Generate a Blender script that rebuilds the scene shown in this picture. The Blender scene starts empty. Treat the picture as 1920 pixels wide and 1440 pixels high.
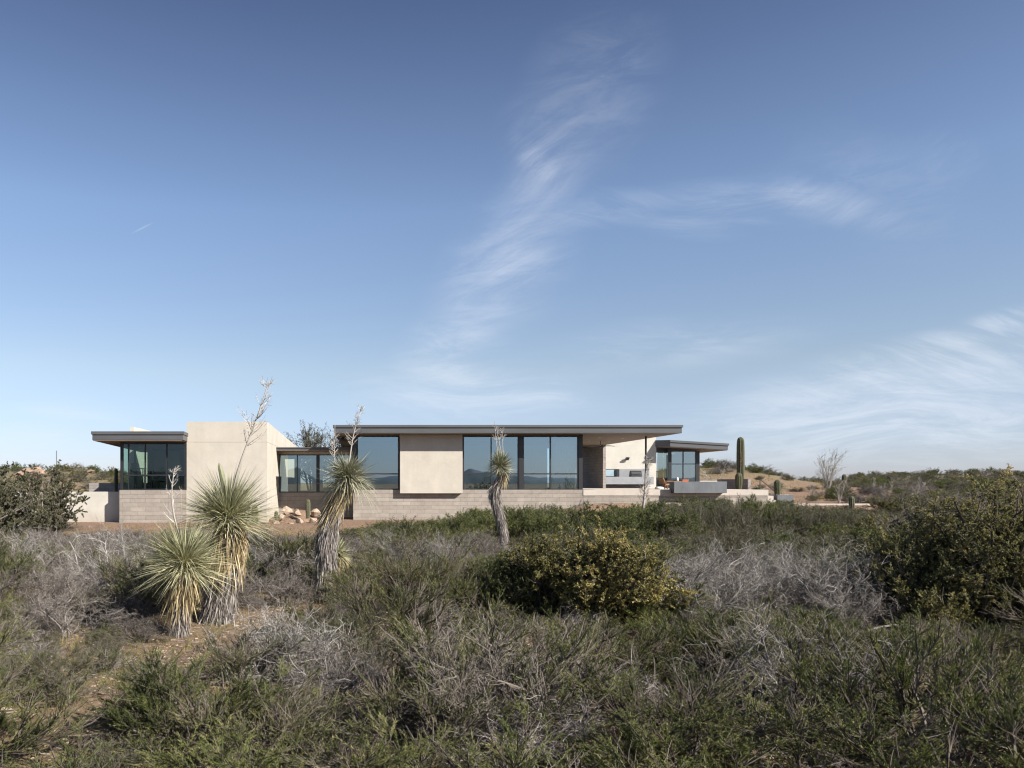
import bpy, math, random
import numpy as np
from mathutils import Vector

# ------------------------------------------------------------------ measuring the place
F, CX, HY, CZ = 1493.3, 680.0, 905.0, 2.6      # focal length (px), principal point, horizon row, eye height

def X(px, Y): return (px - CX) / F * Y
def Z(py, Y): return CZ + (HY - py) / F * Y
def P(px, py, Y): return (X(px, Y), Y, Z(py, Y))

scn = bpy.context.scene
col = scn.collection
RS = np.random.RandomState
R = math.radians

# ------------------------------------------------------------------ object helpers
def tag(o, label=None, cat=None, group=None, kind=None):
    if label: o['label'] = label
    if cat: o['category'] = cat
    if group: o['group'] = group
    if kind: o['kind'] = kind
    return o

def empty(name, loc=(0, 0, 0), rz=0.0):
    o = bpy.data.objects.new(name, None)
    col.objects.link(o)
    o.location = loc
    o.rotation_euler = (0, 0, rz)
    o.empty_display_size = 0.2
    return o

class MB:
    """collects numpy geometry, builds ONE mesh object"""
    def __init__(s):
        s.v = []; s.f = []; s.t = []; s.m = []; s.n = 0
    def add(s, v, f, tone=0.5, mat=0):
        v = np.asarray(v, dtype=np.float32).reshape(-1, 3)
        f = np.asarray(f, dtype=np.int32)
        s.v.append(v); s.f.append(f + s.n)
        t = np.empty(len(v), dtype=np.float32); t[:] = tone
        s.t.append(t)
        s.m.append(np.full(len(f), mat, dtype=np.int32))
        s.n += len(v)
        return s
    def box(s, x0, x1, y0, y1, z0, z1, tone=0.5, mat=0):
        v = [(x0,y0,z0),(x1,y0,z0),(x1,y1,z0),(x0,y1,z0),(x0,y0,z1),(x1,y0,z1),(x1,y1,z1),(x0,y1,z1)]
        return s.hexa(v, tone, mat)
    def hexa(s, v, tone=0.5, mat=0):
        f = [(0,3,2,1),(4,5,6,7),(0,1,5,4),(1,2,6,5),(2,3,7,6),(3,0,4,7)]
        return s.add(v, f, tone, mat)
    def build(s, name, mats, parent=None, smooth=False, bevel=0.0):
        v = np.concatenate(s.v); t = np.concatenate(s.t)
        counts = np.concatenate([np.full(len(f), f.shape[1], dtype=np.int32) for f in s.f])
        loops = np.concatenate([f.ravel() for f in s.f]).astype(np.int32)
        mi = np.concatenate(s.m)
        me = bpy.data.meshes.new(name)
        me.vertices.add(len(v)); me.vertices.foreach_set('co', v.ravel())
        me.loops.add(len(loops)); me.loops.foreach_set('vertex_index', loops)
        me.polygons.add(len(counts))
        starts = np.zeros(len(counts), dtype=np.int32); starts[1:] = np.cumsum(counts)[:-1]
        me.polygons.foreach_set('loop_start', starts)
        me.polygons.foreach_set('material_index', mi)
        me.polygons.foreach_set('use_smooth', np.full(len(counts), smooth, dtype=bool))
        a = me.attributes.new('tone', 'FLOAT', 'POINT'); a.data.foreach_set('value', t)
        me.update(calc_edges=True)
        if not isinstance(mats, (list, tuple)): mats = [mats]
        for m in mats: me.materials.append(m)
        o = bpy.data.objects.new(name, me)
        col.objects.link(o)
        if parent is not None:
            o.parent = parent
        if bevel:
            b = o.modifiers.new('edge', 'BEVEL'); b.width = bevel; b.segments = 2; b.limit_method = 'ANGLE'
        return o

def kids(o): return [c for c in ALLK.get(o.name, [])]
ALLK = {}
def adopt(p, *cs):
    ALLK.setdefault(p.name, []).extend(cs)
def copy_tree(o, loc, rz=0, sc=(1, 1, 1), lab=None, grp=None):
    c = o.copy(); col.objects.link(c)
    c.location = loc; c.rotation_euler = (0, 0, rz); c.scale = sc
    if lab: c['label'] = lab
    if grp: c['group'] = grp
    for ch in ALLK.get(o.name, []):
        d = ch.copy(); col.objects.link(d); d.parent = c
    return c

# ------------------------------------------------------------------ material helpers
def newmat(name):
    m = bpy.data.materials.new(name); m.use_nodes = True
    nt = m.node_tree; nt.nodes.clear()
    return m, nt, nt.nodes, nt.links

def nd(nt, typ, **kw):
    n = nt.nodes.new(typ)
    for k, v in kw.items():
        if k.startswith('i_'):
            key = k[2:]
            n.inputs[int(key) if key.isdigit() else key].default_value = v
        else: setattr(n, k, v)
    return n

def c4(c): return (c[0], c[1], c[2], 1.0)
def srgb(r, g, b):
    f = lambda u: (u/255/12.92) if u/255 <= 0.04045 else ((u/255+0.055)/1.055)**2.4
    return (f(r), f(g), f(b))

def ramp(nt, stops, fac):
    r = nt.nodes.new('ShaderNodeValToRGB')
    e = r.color_ramp.elements
    while len(e) > 1: e.remove(e[-1])
    e[0].position = stops[0][0]; e[0].color = c4(stops[0][1])
    for p, c in stops[1:]:
        x = e.new(p); x.color = c4(c)
    nt.links.new(fac, r.inputs[0])
    return r.outputs[0]

def math_(nt, op, a, b=None, c=None, clamp=False):
    n = nt.nodes.new('ShaderNodeMath'); n.operation = op; n.use_clamp = clamp
    for i, v in enumerate((a, b, c)):
        if v is None: continue
        if isinstance(v, (int, float)): n.inputs[i].default_value = v
        else: nt.links.new(v, n.inputs[i])
    return n.outputs[0]

def mixc(nt, fac, a, b, blend='MIX'):
    n = nt.nodes.new('ShaderNodeMix'); n.data_type = 'RGBA'; n.blend_type = blend
    for sock, v in ((n.inputs[0], fac), (n.inputs[6], a), (n.inputs[7], b)):
        if isinstance(v, (int, float)): sock.default_value = v
        elif isinstance(v, tuple): sock.default_value = c4(v)
        else: nt.links.new(v, sock)
    return n.outputs[2]

def noise(nt, scale, detail=4, rough=0.55, vec=None, dist=0.0, out='Fac'):
    n = nt.nodes.new('ShaderNodeTexNoise')
    n.inputs['Scale'].default_value = scale; n.inputs['Detail'].default_value = detail
    n.inputs['Roughness'].default_value = rough; n.inputs['Distortion'].default_value = dist
    if vec is not None: nt.links.new(vec, n.inputs['Vector'])
    return n.outputs[out]

def plant_mat(name, stops, transl=0.0, rough=0.8, jitter=0.25, tcol=1.2, spec=0.2):
    """colour from the per-strand 'tone' and a per-plant random"""
    m, nt, N, L = newmat(name)
    out = nd(nt, 'ShaderNodeOutputMaterial')
    at = nd(nt, 'ShaderNodeAttribute', attribute_name='tone')
    oi = nd(nt, 'ShaderNodeObjectInfo')
    j = math_(nt, 'MULTIPLY_ADD', oi.outputs['Random'], jitter, -jitter/2)
    f = math_(nt, 'ADD', at.outputs['Fac'], j, clamp=True)
    c = ramp(nt, stops, f)
    p = nd(nt, 'ShaderNodeBsdfPrincipled')
    p.inputs['Roughness'].default_value = rough
    p.inputs['Specular IOR Level'].default_value = spec
    L.new(c, p.inputs['Base Color'])
    if transl > 0:
        t = nd(nt, 'ShaderNodeBsdfTranslucent')
        cc = mixc(nt, 1.0, c, (tcol, tcol, tcol*0.7), 'MULTIPLY')
        L.new(cc, t.inputs['Color'])
        mx = nd(nt, 'ShaderNodeMixShader'); mx.inputs[0].default_value = transl
        L.new(p.outputs[0], mx.inputs[1]); L.new(t.outputs[0], mx.inputs[2])
        L.new(mx.outputs[0], out.inputs[0])
    else:
        L.new(p.outputs[0], out.inputs[0])
    return m

def simple(name, color, rough=0.6, metal=0.0, nscale=0, namp=0.15, bump=0.0, bscale=60, spec=0.4, stretch=None):
    m, nt, N, L = newmat(name)
    out = nd(nt, 'ShaderNodeOutputMaterial'); p = nd(nt, 'ShaderNodeBsdfPrincipled')
    p.inputs['Roughness'].default_value = rough; p.inputs['Metallic'].default_value = metal
    p.inputs['Specular IOR Level'].default_value = spec
    tc = nd(nt, 'ShaderNodeTexCoord')
    vec = tc.outputs['Object']
    if stretch:
        mp = nd(nt, 'ShaderNodeMapping'); mp.inputs['Scale'].default_value = stretch
        L.new(vec, mp.inputs[0]); vec = mp.outputs[0]
    if nscale:
        n1 = noise(nt, nscale, 6, 0.65, vec)
        lo = tuple(max(0, c*(1-namp)) for c in color); hi = tuple(min(1, c*(1+namp)) for c in color)
        c = ramp(nt, [(0.3, lo), (0.7, hi)], n1)
        L.new(c, p.inputs['Base Color'])
    else:
        p.inputs['Base Color'].default_value = c4(color)
    if bump:
        b = nd(nt, 'ShaderNodeBump'); b.inputs['Strength'].default_value = bump; b.inputs['Distance'].default_value = 0.01
        L.new(noise(nt, bscale, 5, 0.6, tc.outputs['Object']), b.inputs['Height'])
        L.new(b.outputs[0], p.inputs['Normal'])
    L.new(p.outputs[0], out.inputs[0])
    return m

# ------------------------------------------------------------------ materials of the house
def stucco(name, color):
    m, nt, N, L = newmat(name)
    out = nd(nt, 'ShaderNodeOutputMaterial'); p = nd(nt, 'ShaderNodeBsdfPrincipled')
    p.inputs['Roughness'].default_value = 0.9; p.inputs['Specular IOR Level'].default_value = 0.15
    tc = nd(nt, 'ShaderNodeTexCoord')
    n1 = noise(nt, 0.9, 6, 0.65, tc.outputs['Object'], 0.4)
    n2 = noise(nt, 14, 5, 0.7, tc.outputs['Object'])
    mp = nd(nt, 'ShaderNodeMapping'); mp.inputs['Scale'].default_value = (3.5, 3.5, 0.25)
    L.new(tc.outputs['Object'], mp.inputs[0])
    n3 = noise(nt, 1.0, 5, 0.6, mp.outputs[0])
    a = ramp(nt, [(0.3, tuple(x*0.90 for x in color)), (0.7, tuple(min(1, x*1.07) for x in color))], n1)
    b = ramp(nt, [(0.3, (0.93, 0.93, 0.93)), (0.7, (1.0, 1.0, 1.0))], n2)
    c = ramp(nt, [(0.3, (0.96, 0.955, 0.95)), (0.6, (1.0, 1.0, 1.0))], n3)
    sz = nd(nt, 'ShaderNodeSeparateXYZ'); L.new(tc.outputs['Object'], sz.inputs[0])
    dz = math_(nt, 'SUBTRACT', 1.0, math_(nt, 'MULTIPLY', math_(nt, 'SUBTRACT', sz.outputs[2], math_(nt, 'MULTIPLY_ADD', n2, 0.5, 0.35)), 1.6), clamp=True)
    base_ = mixc(nt, 1.0, mixc(nt, 1.0, a, b, 'MULTIPLY'), c, 'MULTIPLY')
    L.new(mixc(nt, math_(nt, 'MULTIPLY', dz, 0.35), base_, (0.33, 0.255, 0.19)), p.inputs['Base Color'])
    bp = nd(nt, 'ShaderNodeBump'); bp.inputs['Strength'].default_value = 0.25; bp.inputs['Distance'].default_value = 0.01
    L.new(noise(nt, 40, 6, 0.7, tc.outputs['Object']), bp.inputs['Height'])
    L.new(bp.outputs[0], p.inputs['Normal'])
    L.new(p.outputs[0], out.inputs[0])
    return m

def masonry(name, c1, c2, mortar, bw=0.8, bh=0.222, zoff=0.0):
    m, nt, N, L = newmat(name)
    out = nd(nt, 'ShaderNodeOutputMaterial'); p = nd(nt, 'ShaderNodeBsdfPrincipled')
    p.inputs['Roughness'].default_value = 0.9; p.inputs['Specular IOR Level'].default_value = 0.15
    tc = nd(nt, 'ShaderNodeTexCoord')
    sx = nd(nt, 'ShaderNodeSeparateXYZ'); L.new(tc.outputs['Object'], sx.inputs[0])
    cb = nd(nt, 'ShaderNodeCombineXYZ')
    L.new(math_(nt, 'ADD', sx.outputs[0], sx.outputs[1]), cb.inputs[0])
    L.new(math_(nt, 'ADD', sx.outputs[2], zoff), cb.inputs[1])
    br = nd(nt, 'ShaderNodeTexBrick')
    br.offset = 0.5; br.inputs['Scale'].default_value = 1.0
    br.inputs['Brick Width'].default_value = bw; br.inputs['Row Height'].default_value = bh
    br.inputs['Mortar Size'].default_value = 0.008; br.inputs['Mortar Smooth'].default_value = 0.2
    br.inputs['Bias'].default_value = 0.0
    br.inputs['Color1'].default_value = c4(c1); br.inputs['Color2'].default_value = c4(c2)
    br.inputs['Mortar'].default_value = c4(mortar)
    L.new(cb.outputs[0], br.inputs['Vector'])
    n1 = noise(nt, 5, 7, 0.7, tc.outputs['Object'])
    n2 = noise(nt, 0.6, 4, 0.6, tc.outputs['Object'])
    a = ramp(nt, [(0.3, (0.82, 0.82, 0.83)), (0.7, (1.08, 1.07, 1.06))], n1)
    b = ramp(nt, [(0.3, (0.88, 0.87, 0.87)), (0.7, (1.05, 1.05, 1.05))], n2)
    L.new(mixc(nt, 1.0, mixc(nt, 1.0, br.outputs['Color'], a, 'MULTIPLY'), b, 'MULTIPLY'), p.inputs['Base Color'])
    bp = nd(nt, 'ShaderNodeBump'); bp.inputs['Strength'].default_value = 0.6; bp.inputs['Distance'].default_value = 0.01
    h = math_(nt, 'SUBTRACT', noise(nt, 60, 4, 0.7, tc.outputs['Object']), math_(nt, 'MULTIPLY', br.outputs['Fac'], 1.5))
    L.new(h, bp.inputs['Height']); L.new(bp.outputs[0], p.inputs['Normal'])
    L.new(p.outputs[0], out.inputs[0])
    return m

def glass(name, refl=0.34, tint=(0.62, 0.72, 0.70)):
    m, nt, N, L = newmat(name)
    out = nd(nt, 'ShaderNodeOutputMaterial')
    g = nd(nt, 'ShaderNodeBsdfGlossy'); g.inputs['Roughness'].default_value = 0.0
    g.inputs['Color'].default_value = (0.68, 0.87, 0.97, 1)
    t = nd(nt, 'ShaderNodeBsdfTransparent'); t.inputs['Color'].default_value = c4(tint)
    lw = nd(nt, 'ShaderNodeLayerWeight'); lw.inputs['Blend'].default_value = 0.25
    f = math_(nt, 'ADD', math_(nt, 'MULTIPLY', lw.outputs['Fresnel'], 0.8), refl, clamp=True)
    tc = nd(nt, 'ShaderNodeTexCoord')
    bp = nd(nt, 'ShaderNodeBump'); bp.inputs['Strength'].default_value = 0.03; bp.inputs['Distance'].default_value = 0.01
    L.new(noise(nt, 1.2, 1, 0.5, tc.outputs['Object']), bp.inputs['Height']); L.new(bp.outputs[0], g.inputs['Normal'])
    mx = nd(nt, 'ShaderNodeMixShader'); L.new(f, mx.inputs[0])
    L.new(t.outputs[0], mx.inputs[1]); L.new(g.outputs[0], mx.inputs[2])
    L.new(mx.outputs[0], out.inputs[0])
    return m

M = {}
M['stucco'] = stucco('stucco_cream', (0.475, 0.438, 0.375))
M['stucco_light'] = stucco('stucco_pale', (0.51, 0.485, 0.43))
M['block'] = masonry('block_masonry', (0.345, 0.310, 0.268), (0.285, 0.255, 0.220), (0.20, 0.178, 0.155), zoff=0.012)
M['block_dark'] = masonry('block_masonry_weathered', (0.34, 0.31, 0.29), (0.29, 0.265, 0.25), (0.2, 0.185, 0.175), 0.8, 0.2)
M['concrete'] = simple('cast_concrete', (0.45, 0.40, 0.35), 0.85, 0, 1.5, 0.1, 0.2, 40, 0.2)
M['fascia'] = simple('grey_metal_fascia', (0.082, 0.083, 0.088), 0.5, 0.0, 1.3, 0.14, 0, 60, 0.4, (0.4, 0.4, 3))
M['soffit'] = simple('tan_soffit_boards', (0.22, 0.18, 0.145), 0.8, 0, 3, 0.18, 0.1, 30, 0.2, (0.2, 5, 1))
M['frame'] = simple('black_bronze_frame', (0.022, 0.022, 0.024), 0.4, 0.0, 0, 0, 0, 0, 0.5)
M['steel'] = simple('weathered_steel_plate', (0.115, 0.122, 0.132), 0.55, 0.2, 2.2, 0.22, 0.05, 20, 0.5, (1, 1, 0.4))
M['darksteel'] = simple('dark_steel', (0.04, 0.04, 0.042), 0.45, 0.3)
M['inwall'] = simple('interior_plaster', (0.50, 0.52, 0.49), 0.9, 0, 1, 0.05)
M['infloor'] = simple('interior_floor', (0.22, 0.20, 0.18), 0.5, 0, 2, 0.1)
M['fabric'] = simple('white_fabric', (0.72, 0.72, 0.70), 0.95, 0, 5, 0.08)
M['wood'] = simple('brown_timber', (0.20, 0.105, 0.055), 0.55, 0, 8, 0.25, 0, 0, 0.4, (1, 1, 6))
M['orange'] = simple('tan_orange_leather', (0.42, 0.125, 0.05), 0.5, 0, 4, 0.15)
M['white'] = simple('white_enamel', (0.75, 0.75, 0.73), 0.4)
M['glass'] = glass('window_glass', 0.33, (0.72, 0.82, 0.80))
M['glass_clear'] = glass('clear_window_glass', 0.06, (0.62, 0.76, 0.68))
M['glass_mid'] = glass('corner_window_glass', 0.30, (0.7, 0.82, 0.78))
M['counter'] = simple('pale_grey_counter', (0.235, 0.245, 0.26), 0.6, 0, 2, 0.12)
M['art'] = simple('dark_picture', (0.05, 0.06, 0.07), 0.5, 0, 3, 0.4)
M['rock'] = simple('pale_pink_rock', (0.34, 0.265, 0.20), 0.9, 0, 4, 0.5, 0.8, 12, 0.15)
M['redrock'] = simple('red_boulder', (0.28, 0.20, 0.15), 0.9, 0, 2, 0.3, 0.8, 6, 0.15)
M['pebble'] = simple('white_pebble', (0.6, 0.58, 0.54), 0.8, 0, 9, 0.2)

# ------------------------------------------------------------------ terrain
def sstep(a, b, x):
    t = np.clip((x - a) / (b - a), 0, 1); return t*t*(3-2*t)
def vnoise(x, y, seed=0):
    """smooth value noise"""
    xi = np.floor(x).astype(np.int64); yi = np.floor(y).astype(np.int64)
    fx = x - xi; fy = y - yi; fx = fx*fx*(3-2*fx); fy = fy*fy*(3-2*fy)
    def h(a, b):
        n = (a*374761393 + b*668265263 + seed*2147483647) & 0xffffffff
        n = ((n ^ (n >> 13)) * 1274126177) & 0xffffffff
        return ((n ^ (n >> 16)) & 0xffff) / 65535.0
    return (h(xi, yi)*(1-fx)+h(xi+1, yi)*fx)*(1-fy) + (h(xi, yi+1)*(1-fx)+h(xi+1, yi+1)*fx)*fy

def ground(x, y):
    x = np.asarray(x, dtype=np.float64); y = np.asarray(y, dtype=np.float64)
    z = np.zeros(np.broadcast(x, y).shape)
    z = z + 0.5*sstep(28, 41, y)
    z = z + 0.75*sstep(6, 13, x)*sstep(40.5, 44.6, y)          # the yard rises towards the terrace
    z = z + 0.35*sstep(44, 66, y)
    z = z + 2.75*np.exp(-((x+30)/17)**2 - ((y-76)/11)**2)
    z = z + 2.1*np.exp(-((x+52)/14)**2 - ((y-84)/14)**2)
    z = z + 2.35*np.exp(-((x-31)/9.5)**2 - ((y-74)/10)**2)
    z = z + 0.6*np.exp(-((x-52)/22)**2 - ((y-88)/16)**2)
    z = z + 2.0*np.exp(-((x-84)/24)**2 - ((y-112)/20)**2)
    z = z + 0.22*np.exp(-((x-13.9)/1.8)**4 - ((y-44.0)/0.6)**2)*(y < 44.85)   # earth bank against the terrace
    und = (vnoise(x/3.1, y/3.1, 3)-0.5)*0.22 + (vnoise(x/0.9, y/0.9, 5)-0.5)*0.07 + (vnoise(x/0.3, y/0.3, 9)-0.5)*0.02
    und = und + (vnoise(x/12, y/12, 7)-0.5)*0.7*sstep(60, 110, np.hypot(x, y-20))
    z = z + und*(1-0.6*sstep(38, 41, y)*(1-sstep(60, 66, y)))
    # level pad below the house
    pad = sstep(44.9, 45.4, y)*(1-sstep(63, 65, y))*sstep(-14, -13, x)*(1-sstep(23.5, 24.5, x))
    z = z*(1-pad) + np.minimum(z, 1.25)*pad
    return z
def gz(x, y): return float(ground(x, y))

def coords(dense0, dense1, step, far, grow=1.16):
    a = list(np.arange(dense0, dense1+1e-6, step))
    s = step; v = a[-1]
    while v < far: s *= grow; v += s; a.append(v)
    s = step; v = a[0]
    while v > -far: s *= grow; v -= s; a.insert(0, v)
    return np.array(a)

gx = coords(-26, 34, 0.22, 4000); gy = coords(3, 66, 0.22, 4000)
GX, GY = np.meshgrid(gx, gy)
GZ = ground(GX, GY)
nx, ny = len(gx), len(gy)
idx = np.arange(nx*ny).reshape(ny, nx)
gf = np.stack([idx[:-1, :-1], idx[:-1, 1:], idx[1:, 1:], idx[1:, :-1]], -1).reshape(-1, 4)

def ground_mat():
    m, nt, N, L = newmat('desert_earth')
    out = nd(nt, 'ShaderNodeOutputMaterial'); p = nd(nt, 'ShaderNodeBsdfPrincipled')
    p.inputs['Roughness'].default_value = 0.95; p.inputs['Specular IOR Level'].default_value = 0.1
    tc = nd(nt, 'ShaderNodeTexCoord'); ob = tc.outputs['Object']
    n1 = noise(nt, 0.35, 6, 0.6, ob); n2 = noise(nt, 6, 8, 0.7, ob); n3 = noise(nt, 55, 4, 0.8, ob)
    earth = ramp(nt, [(0.3, (0.165, 0.108, 0.074)), (0.5, (0.235, 0.16, 0.112)), (0.7, (0.30, 0.22, 0.16))], n2)
    grav = ramp(nt, [(0.35, (0.62, 0.60, 0.58)), (0.5, (1, 1, 1)), (0.68, (1.35, 1.3, 1.28))], n3)
    c = mixc(nt, 1.0, earth, grav, 'MULTIPLY')
    grassc = ramp(nt, [(0.3, (0.13, 0.115, 0.055)), (0.7, (0.24, 0.20, 0.11))], n2)
    gfac = ramp(nt, [(0.44, (0, 0, 0)), (0.6, (0.75, 0.75, 0.75))], n1)
    sy = nd(nt, 'ShaderNodeSeparateXYZ'); L.new(ob, sy.inputs[0])
    near = math_(nt, 'SUBTRACT', 0.75, math_(nt, 'MULTIPLY', math_(nt, 'SUBTRACT', sy.outputs[1], 33.0), 0.14, clamp=True))
    far = math_(nt, 'MULTIPLY', math_(nt, 'SUBTRACT', sy.outputs[1], 76.0), 0.05, clamp=True)
    c = mixc(nt, math_(nt, 'MULTIPLY', gfac, math_(nt, 'ADD', near, far)), c, grassc)
    away = math_(nt, 'MULTIPLY', math_(nt, 'SUBTRACT', math_(nt, 'ABSOLUTE', math_(nt, 'SUBTRACT', sy.outputs[0], 8.0)), 34.0), 0.12, clamp=True)
    deep = math_(nt, 'MULTIPLY', math_(nt, 'SUBTRACT', sy.outputs[1], 50.0), 0.1, clamp=True)
    crest = math_(nt, 'MULTIPLY', math_(nt, 'SUBTRACT', sy.outputs[1], 63.0), 0.14, clamp=True)
    tan_ = ramp(nt, [(0.3, (0.10, 0.092, 0.05)), (0.5, (0.165, 0.14, 0.082)), (0.7, (0.24, 0.195, 0.12))], n2)
    c = mixc(nt, math_(nt, 'MULTIPLY', crest, 0.8), c, tan_)
    scrubc = ramp(nt, [(0.3, (0.115, 0.105, 0.062)), (0.5, (0.19, 0.165, 0.105)), (0.7, (0.27, 0.225, 0.155))], n2)
    c = mixc(nt, math_(nt, 'MULTIPLY', math_(nt, 'MULTIPLY', away, deep), math_(nt, 'ADD', math_(nt, 'MULTIPLY', n1, 0.6), 0.5), clamp=True), c, scrubc)
    L.new(c, p.inputs['Base Color'])
    bp = nd(nt, 'ShaderNodeBump'); bp.inputs['Strength'].default_value = 0.9; bp.inputs['Distance'].default_value = 0.03
    L.new(math_(nt, 'ADD', n3, math_(nt, 'MULTIPLY', n2, 2.0)), bp.inputs['Height']); L.new(bp.outputs[0], p.inputs['Normal'])
    L.new(p.outputs[0], out.inputs[0])
    return m
M['ground'] = ground_mat()
g = MB().add(np.stack([GX, GY, GZ], -1), gf).build('ground', M['ground'], smooth=True)
tag(g, kind='structure')

# mountains to the south, seen mirrored in the glass
def ridge(name, pts, D, colr, seed):
    m = simple(name + '_rock', colr, 0.95, 0, 0.01, 0.3)
    Dv = 45*2 + D
    px = np.arange(-400, 2400, 6.0)
    top = np.interp(px, [a for a, b in pts], [b for a, b in pts])
    r = RS(seed)
    j = np.zeros_like(px)
    for k, s in ((24, 1.5), (10, 0.8), (4, 0.5)):
        xs = np.arange(-400, 2401, k*2.0); j += np.interp(px, xs, r.randn(len(xs))*s)
    top = np.minimum(top + j, 903)
    xs = (px-CX)/F*Dv; zs = np.maximum(CZ+(HY-top)/F*Dv, 0.5)
    rows = []
    for k, (dy, hz) in enumerate(((0, 0.0), (0.06, 0.45), (0.12, 1.0), (0.2, 0.5), (0.3, 0.0))):
        rr = 1 + (r.randn(len(px))*0.10 if 0 < k < 4 and k != 2 else 0)
        rows.append(np.stack([xs, np.full_like(xs, -D-dy*D*0.6), zs*hz*rr - 2.0*(hz == 0)], -1))
    v = np.stack(rows); n = len(px)
    id_ = np.arange(5*n).reshape(5, n)
    f = np.stack([id_[:-1, :-1], id_[:-1, 1:], id_[1:, 1:], id_[1:, :-1]], -1).reshape(-1, 4)
    o = MB().add(v, f).build(name, m, smooth=True)
    return tag(o, kind='structure')
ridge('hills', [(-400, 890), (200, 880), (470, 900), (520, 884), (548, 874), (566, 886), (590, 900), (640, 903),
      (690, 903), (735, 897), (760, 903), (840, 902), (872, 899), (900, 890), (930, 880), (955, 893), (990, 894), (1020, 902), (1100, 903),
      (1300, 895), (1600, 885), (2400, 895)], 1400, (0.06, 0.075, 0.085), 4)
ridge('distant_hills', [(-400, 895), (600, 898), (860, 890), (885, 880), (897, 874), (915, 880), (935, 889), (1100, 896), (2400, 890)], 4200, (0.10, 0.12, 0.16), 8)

# ------------------------------------------------------------------ the house
house = empty('house', (0, 45, 0))
tag(house, 'long low modern desert house of cream stucco, block masonry and flat grey roofs', 'house')
HO = Vector(house.location)
def hpart(mb, name, mat, bevel=0.0, parent=None, smooth=False):
    """mesh given in world coordinates, parented under the house"""
    o = mb.build(name, mat, None, smooth, bevel)
    o.parent = parent if parent is not None else house
    o.matrix_parent_inverse = (parent if parent is not None else house).matrix_world.inverted() if parent is None else parent_inv(parent)
    return o
def parent_inv(p):
    # parent meshes carry their world coordinates, so their world matrix is the identity
    from mathutils import Matrix
    return Matrix.Identity(4)
from mathutils import Matrix
def hpart(mb, name, mat, bevel=0.0, parent=None, smooth=False, lab=None):
    o = mb.build(name, mat, None, smooth, bevel)
    if parent is None:
        o.parent = house; o.matrix_parent_inverse = Matrix.Translation(-HO)
    else:
        o.parent = parent
    if lab: o['label'] = lab
    return o

FLOOR = 2.2
# --- main wing
hpart(MB().box(-0.54, 12.42, 44.9, 45.15, -0.2, 2.2), 'masonry_wall', M['block'], 0.006)
hpart(MB().box(-0.54, 12.42, 45.15, 63, 1.6, 2.17), 'floor_slab', M['infloor'])
zh = Z(817, 45)          # window head
# stucco box
yb = 44.6
hpart(MB().box(X(750, yb), X(867.3, yb), yb, 45.4, Z(925, yb), 5.315), 'stucco_bay', M['stucco'], 0.01)
def window(px0, px1, Y, z0, z1, mull=(), rails=(), fw=0.075, depth=0.10, gmat='glass', x_override=None, topband=0.0):
    x0, x1 = (X(px0, Y), X(px1, Y)) if x_override is None else x_override
    f = MB()
    f.box(x0, x0+fw, Y-0.03, Y+depth, z0, z1); f.box(x1-fw, x1, Y-0.03, Y+depth, z0, z1)
    f.box(x0+fw, x1-fw, Y-0.03, Y+depth, z1-fw-topband, z1); f.box(x0+fw, x1-fw, Y-0.03, Y+depth, z0, z0+fw*0.9)
    xs = [x0+fw] + [X(m, Y) for m in mull] + [x1-fw]
    mw = 0.03
    for i, m in enumerate(mull):
        xm = X(m, Y); f.box(xm-mw, xm+mw, Y-0.02, Y+depth, z0+fw*0.9, z1-fw-topband)
    for rz_ in rails:
        for i in range(len(xs)-1):
            a = xs[i] + (mw if i > 0 else 0); b = xs[i+1] - (mw if i < len(xs)-2 else 0)
            f.box(a, b, Y-0.015, Y+depth-0.01, rz_-0.035, rz_+0.035)
    w = hpart(f, 'window', M['frame'], 0.0)
    zs = [z0+fw*0.9] + list(rails) + [z1-fw-topband]
    for i in range(len(xs)-1):
        for j in range(len(zs)-1):
            a = xs[i] + (mw if i > 0 else 0); b = xs[i+1] - (mw if i < len(xs)-2 else 0)
            c = zs[j] + (0.035 if j > 0 else 0); d = zs[j+1] - (0.035 if j < len(zs)-2 else 0)
            hpart(MB().add([(a, Y+0.035, c), (b, Y+0.035, c), (b, Y+0.035, d), (a, Y+0.035, d)], [(0, 1, 2, 3)]), 'pane', M[gmat], 0, w)
    return w
def window_side(xp, y0, y1, z0, z1, mull=(), rails=(), fw=0.075, gmat='glass'):
    """a window in a wall that runs away from the camera"""
    f = MB(); d = 0.05
    f.box(xp-d, xp+d, y0, y0+fw, z0, z1); f.box(xp-d, xp+d, y1-fw, y1, z0, z1)
    f.box(xp-d, xp+d, y0+fw, y1-fw, z1-fw, z1); f.box(xp-d, xp+d, y0+fw, y1-fw, z0, z0+fw)
    ys = [y0+fw] + list(mull) + [y1-fw]; mw = 0.03
    for m in mull: f.box(xp-d, xp+d, m-mw, m+mw, z0+fw, z1-fw)
    for r_ in rails:
        for i in range(len(ys)-1):
            f.box(xp-d*0.8, xp+d*0.8, ys[i]+(mw if i else 0), ys[i+1]-(mw if i < len(ys)-2 else 0), r_-0.03, r_+0.03)
    w = hpart(f, 'window', M['frame'])
    zs = [z0+fw] + list(rails) + [z1-fw]
    for i in range(len(ys)-1):
        for j in range(len(zs)-1):
            a = ys[i]+(mw if i else 0); b = ys[i+1]-(mw if i < len(ys)-2 else 0)
            c = zs[j]+(0.03 if j else 0); e = zs[j+1]-(0.03 if j < len(zs)-2 else 0)
            hpart(MB().add([(xp, a, c), (xp, b, c), (xp, b, e), (xp, a, e)], [(0, 1, 2, 3)]), 'pane', M[gmat], 0, w)
    return w
zr = Z(888.5, 45)
window(669, 748.5, 45, 2.2, zh, (), (zr,), 0.07)
window(867.6, 973, 45, 2.2, zh, (921,), (zr,), 0.07)
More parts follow.
